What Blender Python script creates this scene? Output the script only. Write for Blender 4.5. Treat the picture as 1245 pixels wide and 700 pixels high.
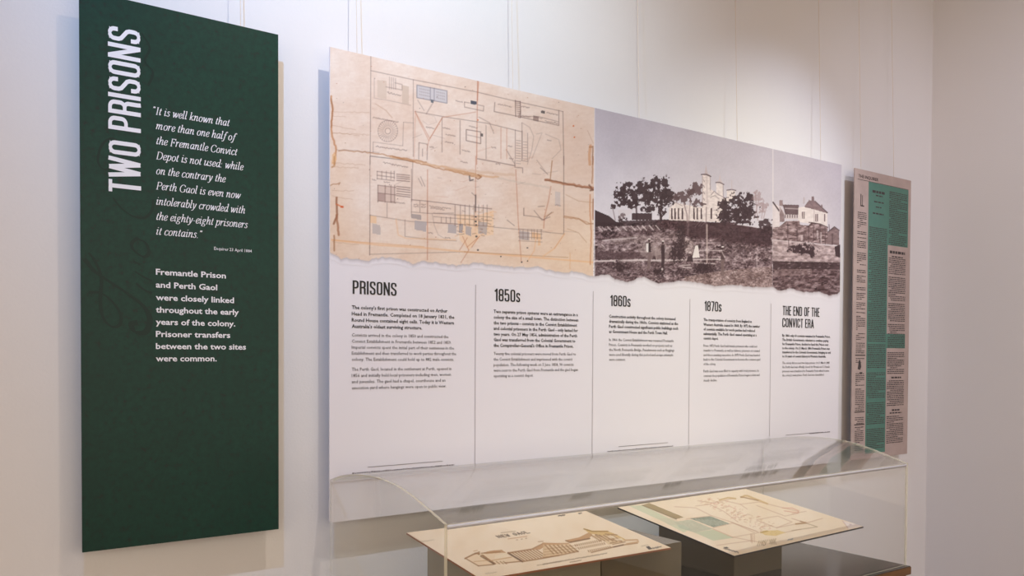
import bpy, bmesh, math, random
import numpy as np
from mathutils import Vector, Matrix

for _o in list(bpy.data.objects):
    bpy.data.objects.remove(_o)
SC = bpy.context.scene
COL = SC.collection
PI = math.pi
EYE = 1.55                      # lens height above the floor (m)
DIST = 2.2879                   # lens distance from the plane of the hanging panels
FPX, TH, PITCH, ROLL, V0 = 1035.3, 0.9437, -0.02136, 0.00493, 452.62

# ------------------------------------------------------------------ camera
F0 = np.array([math.cos(TH), math.sin(TH), 0.0])
R0 = np.array([math.sin(TH), -math.cos(TH), 0.0])
U0 = np.array([0, 0, 1.0])
FW = F0*math.cos(PITCH) + U0*math.sin(PITCH)
U1 = U0*math.cos(PITCH) - F0*math.sin(PITCH)
RT = R0*math.cos(ROLL) + U1*math.sin(ROLL)
UP = U1*math.cos(ROLL) - R0*math.sin(ROLL)
CAM = np.array([0.0, -DIST, EYE])
cd = bpy.data.cameras.new('camera')
cam = bpy.data.objects.new('camera', cd)
COL.objects.link(cam)
cam.matrix_world = Matrix(((RT[0], UP[0], -FW[0], CAM[0]), (RT[1], UP[1], -FW[1], CAM[1]),
                           (RT[2], UP[2], -FW[2], CAM[2]), (0, 0, 0, 1)))
cd.sensor_width = 36.0
cd.lens = FPX/1245.0*36.0
cd.shift_y = (V0-350.0)/1245.0
cd.clip_start = 0.05
SC.camera = cam

# ------------------------------------------------------------------ world, lights, exposure
W = bpy.data.worlds.new('world')
SC.world = W
W.use_nodes = True
W.node_tree.nodes['Background'].inputs[0].default_value = (1.0, 0.894, 0.725, 1)
W.node_tree.nodes['Background'].inputs[1].default_value = 1.51

def spot(name, loc, aim, power, color, size_deg, blend, radius=0.012):
    l = bpy.data.lights.new(name, 'SPOT')
    l.energy = power; l.color = color; l.spot_size = math.radians(size_deg)
    l.spot_blend = blend; l.shadow_soft_size = radius
    o = bpy.data.objects.new(name, l)
    o.location = loc
    o.rotation_euler = (Vector(aim)-Vector(loc)).to_track_quat('-Z', 'Y').to_euler()
    COL.objects.link(o)
    return o

def area(name, loc, aim, power, color, sx, sy):
    l = bpy.data.lights.new(name, 'AREA')
    l.shape = 'RECTANGLE'; l.size = sx; l.size_y = sy; l.energy = power; l.color = color
    o = bpy.data.objects.new(name, l)
    o.location = loc
    o.rotation_euler = (Vector(aim)-Vector(loc)).to_track_quat('-Z', 'Y').to_euler()
    COL.objects.link(o)
    return o
spot('warm_spot', (1.25, -1.15, 3.62), (0.8, 0.0, 1.2), 26, (1.0, .42, .05), 75, 1.0)
spot('daylight_track_lamp', (0.10, -1.15, 3.62), (1.15, 0.05, 2.25), 128, (.237, .524, 1.0), 85, 1.0)
spot('white_track_lamp', (1.25, -1.15, 3.62), (1.55, 0.0, 2.3), 71, (.87, 1.0, 1.0), 88, 1.0)
spot('warm_spot', (3.55, -1.90, 3.62), (2.92, 0.0, 1.8), 54, (1.0, .87, .08), 42, 1.0)
spot('white_track_lamp', (3.55, -1.30, 3.62), (2.92, 0.0, 1.6), 120, (.70, .81, 1.0), 60, 1.0)
spot('white_track_lamp', (3.30, -2.40, 3.62), (4.4, -0.7, 1.7), 116, (.74, .79, 1.0), 90, 1.0)
spot('warm_spot', (2.10, -1.30, 3.62), (2.1, -0.40, 0.95), 56, (.97, 1.0, .78), 56, 1.0)  # added fill spot that brightens the case and its drawings, no known fitting
SC.view_settings.view_transform = 'Standard'
SC.view_settings.look = 'None'
SC.view_settings.gamma = 1.0
SC.view_settings.use_curve_mapping = False
SC.view_settings.exposure = 0.0

# ------------------------------------------------------------------ helpers
def lin(c):
    out = []
    for v in c[:3]:
        v = v/255.0
        out.append(v/12.92 if v <= 0.04045 else ((v+0.055)/1.055)**2.4)
    return tuple(out)

def lin4(c):
    return lin(c)+(1.0,)

def ray(u, v):
    return FW*FPX + RT*(u-622.5) + UP*(V0-v)

def on_panel(u, v, y=0.0):
    """the point (x, z) of a hanging panel's face seen at a pixel of the reference"""
    d = ray(u, v)
    t = (y+DIST)/d[1]
    return CAM[0]+t*d[0], CAM[2]+t*d[2]

def to_px(P):
    d = P-CAM
    w = d@FW
    return 622.5+FPX*(d@RT)/w, V0-FPX*(d@UP)/w

def tag(o, label=None, cat=None, group=None, kind=None):
    if label: o['label'] = label
    if cat: o['category'] = cat
    if group: o['group'] = group
    if kind: o['kind'] = kind
    return o

def empty(name, loc=(0, 0, 0)):
    o = bpy.data.objects.new(name, None)
    o.empty_display_size = 0.05
    o.location = loc
    COL.objects.link(o)
    return o

def link(name, me, mats, parent=None):
    for m in (mats if isinstance(mats, (list, tuple)) else [mats]):
        me.materials.append(m)
    o = bpy.data.objects.new(name, me)
    COL.objects.link(o)
    if parent is not None:
        o.parent = parent
        o.matrix_parent_inverse = Matrix.Translation(-Vector(parent.location))
    return o

def mesh_obj(name, verts, faces, mats, parent=None, smooth=False):
    me = bpy.data.meshes.new(name)
    me.from_pydata([tuple(v) for v in verts], [], faces)
    me.update()
    if smooth:
        for p in me.polygons: p.use_smooth = True
    return link(name, me, mats, parent)

def bm_obj(name, bm, mats, parent=None, smooth=False):
    me = bpy.data.meshes.new(name)
    bmesh.ops.recalc_face_normals(bm, faces=bm.faces)
    bm.to_mesh(me); bm.free()
    if smooth:
        for p in me.polygons: p.use_smooth = True
    return link(name, me, mats, parent)

def box_bm(x0, x1, y0, y1, z0, z1, bevel=0.0, bm=None):
    own = bm is None
    if own: bm = bmesh.new()
    r = bmesh.ops.create_cube(bm, size=1.0)
    for v in r['verts']:
        v.co = Vector((x0+(v.co.x+.5)*(x1-x0), y0+(v.co.y+.5)*(y1-y0), z0+(v.co.z+.5)*(z1-z0)))
    if bevel > 0:
        es = list({e for v in r['verts'] for e in v.link_edges})
        bmesh.ops.bevel(bm, geom=es, offset=bevel, segments=2, affect='EDGES')
    return bm

def tube(name, pts, r, mat, parent=None, n=8):
    bm = bmesh.new()
    rings = []
    pts = [Vector(p) for p in pts]
    for i, p in enumerate(pts):
        t = (pts[min(i+1, len(pts)-1)]-pts[max(i-1, 0)]).normalized()
        a = t.orthogonal().normalized(); b = t.cross(a)
        rings.append([bm.verts.new(p+r*(math.cos(2*PI*k/n)*a+math.sin(2*PI*k/n)*b)) for k in range(n)])
    for i in range(len(rings)-1):
        A, B = rings[i], rings[i+1]
        # match ring rotation
        for k in range(n):
            bm.faces.new((A[k], A[(k+1) % n], B[(k+1) % n], B[k]))
    bm.faces.new(rings[0]); bm.faces.new(rings[-1])
    return bm_obj(name, bm, mat, parent, smooth=True)

# ------------------------------------------------------------------ materials
def new_mat(name):
    m = bpy.data.materials.new(name)
    m.use_nodes = True
    nt = m.node_tree
    return m, nt, nt.nodes['Principled BSDF']

def plain(name, col, rough=0.5, metal=0.0, spec=0.5, noise=0.0, scale=30.0, bump=0.0, bscale=200.0, coat=0.0):
    m, nt, p = new_mat(name)
    p.inputs['Base Color'].default_value = lin4(col)
    p.inputs['Roughness'].default_value = rough
    p.inputs['Metallic'].default_value = metal
    p.inputs['Specular IOR Level'].default_value = spec
    p.inputs['Coat Weight'].default_value = coat
    tc = nt.nodes.new('ShaderNodeTexCoord')
    if noise > 0:
        n = nt.nodes.new('ShaderNodeTexNoise'); n.inputs['Scale'].default_value = scale
        n.inputs['Detail'].default_value = 5
        nt.links.new(tc.outputs['Object'], n.inputs['Vector'])
        r = nt.nodes.new('ShaderNodeMapRange')
        r.inputs['From Min'].default_value = .3; r.inputs['From Max'].default_value = .7
        r.inputs['To Min'].default_value = 1-noise; r.inputs['To Max'].default_value = 1+noise
        nt.links.new(n.outputs['Fac'], r.inputs['Value'])
        mx = nt.nodes.new('ShaderNodeVectorMath'); mx.operation = 'SCALE'
        mx.inputs[0].default_value = lin(col)
        nt.links.new(r.outputs['Result'], mx.inputs['Scale'])
        nt.links.new(mx.outputs[0], p.inputs['Base Color'])
    if bump > 0:
        n = nt.nodes.new('ShaderNodeTexNoise'); n.inputs['Scale'].default_value = bscale
        n.inputs['Detail'].default_value = 3
        nt.links.new(tc.outputs['Object'], n.inputs['Vector'])
        b = nt.nodes.new('ShaderNodeBump'); b.inputs['Strength'].default_value = bump
        b.inputs['Distance'].default_value = 0.002
        nt.links.new(n.outputs['Fac'], b.inputs['Height'])
        nt.links.new(b.outputs[0], p.inputs['Normal'])
    return m

def print_mat(name, rough=0.5, spec=0.4):
    m, nt, p = new_mat(name)
    a = nt.nodes.new('ShaderNodeVertexColor'); a.layer_name = 'ink'
    nt.links.new(a.outputs['Color'], p.inputs['Base Color'])
    p.inputs['Roughness'].default_value = rough
    p.inputs['Specular IOR Level'].default_value = spec
    return m

def acrylic(name, tint=(1.0, 1.0, 0.992)):
    """thin clear sheet: transparent body, Fresnel-weighted mirror on each face"""
    m = bpy.data.materials.new(name); m.use_nodes = True
    nt = m.node_tree; nt.nodes.clear()
    out = nt.nodes.new('ShaderNodeOutputMaterial')
    lw = nt.nodes.new('ShaderNodeLayerWeight'); lw.inputs['Blend'].default_value = 0.5
    pw = nt.nodes.new('ShaderNodeMath'); pw.operation = 'POWER'; pw.inputs[1].default_value = 5.0
    ma = nt.nodes.new('ShaderNodeMath'); ma.operation = 'MULTIPLY_ADD'
    ma.inputs[1].default_value = 0.96; ma.inputs[2].default_value = 0.04
    tr = nt.nodes.new('ShaderNodeBsdfTransparent'); tr.inputs[0].default_value = tint+(1,)
    gl = nt.nodes.new('ShaderNodeBsdfGlossy'); gl.inputs['Roughness'].default_value = 0.0
    mx = nt.nodes.new('ShaderNodeMixShader')
    nt.links.new(lw.outputs['Facing'], pw.inputs[0])
    nt.links.new(pw.outputs[0], ma.inputs[0])
    nt.links.new(ma.outputs[0], mx.inputs[0])
    nt.links.new(tr.outputs[0], mx.inputs[1]); nt.links.new(gl.outputs[0], mx.inputs[2])
    nt.links.new(mx.outputs[0], out.inputs[0])
    return m

def acrylic_edge(name, col, clear=0.4):
    m = bpy.data.materials.new(name); m.use_nodes = True
    nt = m.node_tree; nt.nodes.clear()
    out = nt.nodes.new('ShaderNodeOutputMaterial')
    tr = nt.nodes.new('ShaderNodeBsdfTransparent')
    p = nt.nodes.new('ShaderNodeBsdfPrincipled')
    p.inputs['Base Color'].default_value = lin4(col); p.inputs['Roughness'].default_value = 0.12
    mx = nt.nodes.new('ShaderNodeMixShader'); mx.inputs[0].default_value = 1-clear
    nt.links.new(tr.outputs[0], mx.inputs[1]); nt.links.new(p.outputs[0], mx.inputs[2])
    nt.links.new(mx.outputs[0], out.inputs[0])
    return m

def wood(name, c1, c2, scale=4.0, rough=0.4):
    m, nt, p = new_mat(name)
    tc = nt.nodes.new('ShaderNodeTexCoord')
    mp = nt.nodes.new('ShaderNodeMapping'); mp.inputs['Scale'].default_value = (1.0, 6, 14)
    n = nt.nodes.new('ShaderNodeTexNoise'); n.inputs['Scale'].default_value = scale; n.inputs['Detail'].default_value = 6
    r = nt.nodes.new('ShaderNodeValToRGB')
    r.color_ramp.elements[0].color = lin4(c1); r.color_ramp.elements[0].position = .35
    r.color_ramp.elements[1].color = lin4(c2); r.color_ramp.elements[1].position = .68
    nt.links.new(tc.outputs['Object'], mp.inputs[0]); nt.links.new(mp.outputs[0], n.inputs['Vector'])
    nt.links.new(n.outputs['Fac'], r.inputs[0]); nt.links.new(r.outputs[0], p.inputs['Base Color'])
    p.inputs['Roughness'].default_value = rough
    return m

M_WALL = plain('painted_plaster', (226, 220, 219), 0.85, spec=.2, noise=.012, scale=1.3, bump=.25, bscale=160)
M_CEIL = plain('ceiling_paint', (225, 222, 220), 0.9)
M_FLOOR = wood('floor_boards', (96, 62, 38), (140, 96, 62), 2.0, .35)
M_BOARD = plain('panel_board_white', (226, 219, 224), 0.42, spec=.4)
M_ALU = plain('board_edge', (176, 170, 166), 0.4)
M_PRINT = print_mat('printed_ink', .45, .4)
M_PAPER = print_mat('paper_print', .6, .3)
M_GREEN = None
M_INK = plain('black_ink', (26, 24, 24), 0.45)
M_INK2 = plain('grey_ink', (70, 60, 60), 0.45)
M_WHITEINK = plain('white_ink', (232, 228, 232), 0.45)
M_RULE = plain('rule_grey', (172, 160, 164), 0.5)
M_CREDIT = plain('credit_ink', (104, 94, 96), 0.5)
M_WIRE = plain('hanging_wire', (222, 204, 188), 0.4, metal=.1)
M_CLEAR = acrylic('clear_acrylic')
M_EDGE = acrylic_edge('polished_acrylic_edge', (228, 218, 192), .42)
M_EDGE2 = acrylic_edge('hidden_acrylic_edge', (226, 220, 204), .8)
M_JOINT = acrylic_edge('cemented_joint', (238, 234, 240), .12)
M_LAM = plain('dark_laminate', (66, 60, 54), 0.16, spec=.5, noise=.05, scale=8)
M_BLOCK = plain('satin_grey_block', (136, 128, 110), 0.16, noise=.04, scale=10)
M_BLOCK_D = plain('satin_dark_block', (104, 94, 78), 0.16, noise=.04, scale=10)
M_BROWN = wood('brown_veneer', (92, 58, 22), (126, 84, 38), 5, .35)
M_SHEETEDGE = plain('sheet_edge', (150, 92, 62), .7)
M_DARKEDGE = plain('dark_card_edge', (46, 40, 40), .7)

# ------------------------------------------------------------------ noise on arrays
def vnoise(X, Y, seed):
    rs = np.random.RandomState(seed)
    G = rs.rand(256, 256)
    xi = np.floor(X).astype(int); yi = np.floor(Y).astype(int)
    fx = X-xi; fy = Y-yi
    fx = fx*fx*(3-2*fx); fy = fy*fy*(3-2*fy)
    a = G[yi % 256, xi % 256]; b = G[yi % 256, (xi+1) % 256]
    c = G[(yi+1) % 256, xi % 256]; d = G[(yi+1) % 256, (xi+1) % 256]
    return (a*(1-fx)+b*fx)*(1-fy)+(c*(1-fx)+d*fx)*fy

def fbm(X, Y, s, seed, octv=3):
    o = 0; w = 0
    for k in range(octv):
        o = o+vnoise(X/s*2**k, Y/s*2**k, seed+k)*.5**k
        w += .5**k
    return o/w

class Raster:
    """a printed picture held as ink colours on the vertices of a fine grid; P is the grid of world points"""
    def __init__(s, P, base):
        s.P = P
        s.U, s.V = to_px(P)
        s.a = np.zeros(P.shape[:2]+(3,)); s.a[:] = base
        s.keep = np.ones(P.shape[:2], bool)
    def win(s, pts, pad):
        pts = np.array(pts, float)
        u0, v0 = pts.min(0)-pad; u1, v1 = pts.max(0)+pad
        k = 6
        m = (s.U[::k, ::k] >= u0-6) & (s.U[::k, ::k] <= u1+6) & (s.V[::k, ::k] >= v0-6) & (s.V[::k, ::k] <= v1+6)
        r = np.where(m.any(1))[0]; c = np.where(m.any(0))[0]
        if len(r) == 0 or len(c) == 0: return None
        return (slice(max(0, (r[0]-1)*k), (r[-1]+2)*k), slice(max(0, (c[0]-1)*k), (c[-1]+2)*k))
    def blend(s, w, m, col):
        m = np.clip(m, 0, 1)[..., None]
        s.a[w] = s.a[w]*(1-m)+np.array(col, float)*m
    ink = 1.0
    strk = 1.0
    def line(s, pts, wd, col, al=1.0, soft=.5):
        al = al*s.ink
        w = s.win(pts, wd+2)
        if w is None: return
        U = s.U[w]; V = s.V[w]
        D = np.full(U.shape, 1e9)
        for (a, b), (c, d) in zip(pts[:-1], pts[1:]):
            ex, ey = c-a, d-b
            L = ex*ex+ey*ey+1e-9
            t = np.clip(((U-a)*ex+(V-b)*ey)/L, 0, 1)
            D = np.minimum(D, (U-a-t*ex)**2+(V-b-t*ey)**2)
        D = np.sqrt(D)
        s.blend(w, al*np.clip((wd/2+soft-D)/(2*soft), 0, 1), col)
    def inside(s, w, pts):
        U = s.U[w]; V = s.V[w]
        m = np.zeros(U.shape, bool)
        n = len(pts)
        for i in range(n):
            a, b = pts[i]; c, d = pts[(i+1) % n]
            if b == d: continue
            m ^= ((b > V) != (d > V)) & (U < (c-a)*(V-b)/(d-b)+a)
        return m
    def poly(s, pts, col, al=1.0, nz=0, ns=3, seed=1, thr=None):
        w = s.win(pts, 2)
        if w is None: return
        m = s.inside(w, pts).astype(float)*al
        if thr is not None:
            m = m*(fbm(s.U[w], s.V[w], ns, seed) > thr)
            s.blend(w, m, col)
        elif nz:
            n = (fbm(s.U[w]*s.strk, s.V[w], ns, seed, 4)-.5)*2*nz
            c = np.array(col)+n[..., None]
            mm = m[..., None]
            s.a[w] = s.a[w]*(1-mm)+np.clip(c, 0, 255)*mm
        else:
            s.blend(w, m, col)
    def blob(s, cx, cy, rx, ry, col, al=1.0, ns=4, k=1.6, thr=.25, seed=3):
        w = s.win([(cx-rx*1.2, cy-ry*1.2), (cx+rx*1.2, cy+ry*1.2)], 1)
        if w is None: return
        U = s.U[w]; V = s.V[w]
        f = 1-((U-cx)/rx)**2-((V-cy)/ry)**2+(fbm(U, V, ns, seed, 4)-.5)*k*2
        s.blend(w, al*np.clip((f-thr)*4, 0, 1), col)
    def glow(s, cx, cy, rx, ry, col, al):
        d = np.exp(-((s.U-cx)/rx)**2-((s.V-cy)/ry)**2)
        s.blend((slice(None), slice(None)), d*al, col)
    def script(s, u, v, length, slope, h, col, al=.8, seed=0, w=.6):
        """illegible handwriting"""
        rnd = random.Random(seed); pts = []; x = 0
        while x < length:
            pts.append((u+x, v+slope*x+rnd.uniform(-h, h*.35)))
            x += rnd.uniform(.5, 1.1)*max(h, .8)*.6
        if len(pts) > 1: s.line(pts, w, col, al)
    def build(s, name, mat, parent):
        H, Wd = s.a.shape[:2]
        c = np.clip(s.a, 0, 255)/255.0
        c = np.where(c <= .04045, c/12.92, ((c+.055)/1.055)**2.4)
        idx = np.arange(H*Wd).reshape(H, Wd)
        q = np.stack([idx[:-1, :-1], idx[:-1, 1:], idx[1:, 1:], idx[1:, :-1]], -1)
        kq = s.keep[:-1, :-1] | s.keep[1:, :-1] | s.keep[:-1, 1:] | s.keep[1:, 1:]
        q = q[kq]
        used = np.zeros(H*Wd, bool); used[q.ravel()] = True
        remap = np.cumsum(used)-1
        q = remap[q]; P = s.P.reshape(-1, 3)[used]; c = c.reshape(-1, 3)[used]
        me = bpy.data.meshes.new(name)
        me.vertices.add(len(P)); me.vertices.foreach_set('co', P.astype(np.float32).ravel())
        me.loops.add(q.size); me.loops.foreach_set('vertex_index', q.astype(np.int32).ravel())
        me.polygons.add(len(q)); me.polygons.foreach_set('loop_start', np.arange(0, q.size, 4, dtype=np.int32))
        me.update(calc_edges=True)
        at = me.color_attributes.new('ink', 'FLOAT_COLOR', 'POINT')
        at.data.foreach_set('color', np.concatenate([c, np.ones((len(c), 1))], 1).astype(np.float32).ravel())
        return link(name, me, mat, parent)

def panel_grid(x0, x1, z0, z1, res, y=-0.0005):
    nx = int((x1-x0)*res)+1; nz = int((z1-z0)*res)+1
    X, Z = np.meshgrid(np.linspace(x0, x1, nx), np.linspace(z0, z1, nz))
    return np.stack([X, np.full_like(X, y), Z], -1)

def quad_grid(bl, br, fl, fr, nx, ny, lift=0.0):
    a = np.linspace(0, 1, nx)[None, :, None]; b = np.linspace(0, 1, ny)[:, None, None]
    bl, br, fl, fr = [np.array(q, float) for q in (bl, br, fl, fr)]
    P = (fl*(1-a)+fr*a)*(1-b)+(bl*(1-a)+br*a)*b
    P[..., 2] += lift
    return P

# ------------------------------------------------------------------ lettering
def ribbon(pts, wf, closed=False):
    """outline of a stroke; wf(direction) gives its width"""
    n = len(pts); P = [Vector(p) for p in pts]
    L = []; Rr = []
    for i in range(n):
        if closed:
            a = P[i]-P[i-1]; b = P[(i+1) % n]-P[i]
        else:
            a = P[i]-P[i-1] if i > 0 else P[1]-P[0]
            b = P[i+1]-P[i] if i < n-1 else P[-1]-P[-2]
        if a.length < 1e-9: a = b
        if b.length < 1e-9: b = a
        a = a.normalized(); b = b.normalized()
        t = (a+b)
        t = t.normalized() if t.length > 1e-6 else a
        nn = Vector((-t.y, t.x))
        k = 1.0/max(.35, abs(nn.dot(Vector((-a.y, a.x)))))
        w = wf(t)*.5*k
        L.append(P[i]+nn*w); Rr.append(P[i]-nn*w)
    V = []; Fc = []
    for i in range(n):
        V += [tuple(L[i]), tuple(Rr[i])]
    m = n if closed else n-1
    for i in range(m):
        j = (i+1) % n
        Fc.append((2*i, 2*i+1, 2*j+1, 2*j))
    return V, Fc

def arc(cx, cy, rx, ry, a0, a1, n=7):
    return [(cx+rx*math.cos(math.radians(a0+(a1-a0)*k/n)), cy+ry*math.sin(math.radians(a0+(a1-a0)*k/n))) for k in range(n+1)]

TV, THK = .124, .108          # stroke of the condensed gothic
def cond_glyph(ch):
    """(width, strokes) in units of the cap height; strokes are centre lines, (points, closed, width)"""
    t = TV; h = THK
    w = .40; l = t/2; r = w-t/2; b = h/2; T = 1-h/2; R = .14
    S = []
    def bowl(l, r, b, T, R=R):
        return (arc(r-R, T-R, R, R, 0, 90)+arc(l+R, T-R, R, R, 90, 180)+arc(l+R, b+R, R, R, 180, 270)+arc(r-R, b+R, R, R, 270, 360), True)
    if ch == 'T': w = .36; S = [([(w/2, 0), (w/2, 1)], 0), ([(0, T), (w, T)], 0)]
    elif ch == 'W':
        w = .60; S = [([(.05, 1), (.17, .02)], 0), ([(.17, .02), (.30, .98)], 0), ([(.30, .98), (.43, .02)], 0), ([(.43, .02), (.55, 1)], 0)]
    elif ch == 'V': w = .42; S = [([(.055, 1), (.21, .02)], 0), ([(.21, .02), (.365, 1)], 0)]
    elif ch == 'A': w = .44; S = [([(.055, 0), (.22, .98)], 0), ([(.22, .98), (.385, 0)], 0), ([(.12, .25), (.32, .25)], 0)]
    elif ch in 'O0': S = [bowl(l, r, b, T)]
    elif ch == 'I': w = t; S = [([(t/2, 0), (t/2, 1)], 0)]
    elif ch == 'P': S = [([(l, 0), (l, 1)], 0), ([(l, T)]+arc(r-R, T-R, R, R, 90, 0)+arc(r-R, .46+R, R, R, 0, -90)+[(l, .46)], 0)]
    elif ch == 'R': S = [([(l, 0), (l, 1)], 0), ([(l, T)]+arc(r-R, T-R, R, R, 90, 0)+arc(r-R, .50+R, R, R, 0, -90)+[(l, .50)], 0),
                         (arc(r-.12, .38, .12, .12, 90, 0)+[(r, .1), (r+.01, 0)], 0)]
    elif ch == 'D': S = [([(l, 0), (l, 1)], 0), ([(l, T)]+arc(r-R, T-R, R, R, 90, 0)+arc(r-R, b+R, R, R, 0, -90)+[(l, b)], 0)]
    elif ch == 'N': w = .44; r = w-t/2; S = [([(l, 0), (l, 1)], 0), ([(r, 0), (r, 1)], 0), ([(l, .98), (r, .02)], 0)]
    elif ch == 'H': S = [([(l, 0), (l, 1)], 0), ([(r, 0), (r, 1)], 0), ([(l, .52), (r, .52)], 0)]
    elif ch in 'EF':
        w = .32; S = [([(l, 0), (l, 1)], 0), ([(l, T), (w, T)], 0), ([(l, .52), (w-.03, .52)], 0)]
        if ch == 'E': S.append(([(l, b), (w, b)], 0))
    elif ch == 'C': S = [([(r, .66)]+arc(r-R, T-R, R, R, 0, 90)+arc(l+R, T-R, R, R, 90, 180)+arc(l+R, b+R, R, R, 180, 270)+arc(r-R, b+R, R, R, 270, 360)+[(r, .34)], 0)]
    elif ch == 'S': S = [([(r, .70)]+arc(r-R, T-R, R, R, 0, 90)+arc(l+R, T-R, R, R, 90, 180)+[(l, .68), (l+.03, .60), (r-.03, .42), (r, .34)]+
                          arc(r-R, b+R, R, R, 0, -90)+arc(l+R, b+R, R, R, 270, 180)+[(l, .30)], 0)]
    elif ch == 's':
        w = .33; r = w-t/2; T = .70; q = .09
        S = [([(r, .54)]+arc(r-q, T-q, q, q, 0, 90)+arc(l+q, T-q, q, q, 90, 180)+[(l, .50), (l+.02, .44), (r-.02, .30), (r, .24)]+
              arc(r-q, b+q, q, q, 0, -90)+arc(l+q, b+q, q, q, 270, 180)+[(l, .2)], 0)]
    elif ch == '1': w = .26; S = [([(.19, 0), (.19, 1)], 0), ([(.02, .78), (.10, .82), (.19, .96)], 0)]
    elif ch == '8': S = [bowl(l, r, .50, T, .125), bowl(l, r, b, .53, .14)]
    elif ch == '5': S = [([(r, T), (l, T), (l, .50)], 0), ([(l, .50)]+arc(l+.12, .52, .12, .10, 150, 90, 3)+arc(r-R, .62-R, R, R, 90, 0)+arc(r-R, b+R, R, R, 0, -90)+arc(l+R, b+R, R, R, 270, 180)+[(l, .28)], 0)]
    elif ch == '6': S = [bowl(l, r, b, .62), ([(l, .3), (l, 1-h/2-R)]+arc(l+R, T-R, R, R, 180, 90)+arc(r-R, T-R, R, R, 90, 0)+[(r, .72)], 0)]
    elif ch == '7': w = .36; S = [([(.0, T), (w-t*.5, T)], 0), ([(w-t/2, 1), (w-t/2, .80), (.16, 0)], 0)]
    elif ch == ' ': w = .17
    return w, S

def cond_text(s):
    V = []; Fc = []; x = 0; sk = 0
    for ch in s:
        w, S = cond_glyph(ch)
        for pts, closed in S:
            v, f = ribbon(pts, lambda t: math.sqrt((TV*t.y)**2+(THK*t.x)**2), bool(closed))
            sk += 1
            k = len(V); V += [(a+x, b, sk % 4*5e-5+i_*1e-6) for i_, (a, b) in enumerate(v)]; Fc += [tuple(i+k for i in q) for q in f]
        x += w+.075
    return V, Fc, x-.075, 1.0

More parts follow.
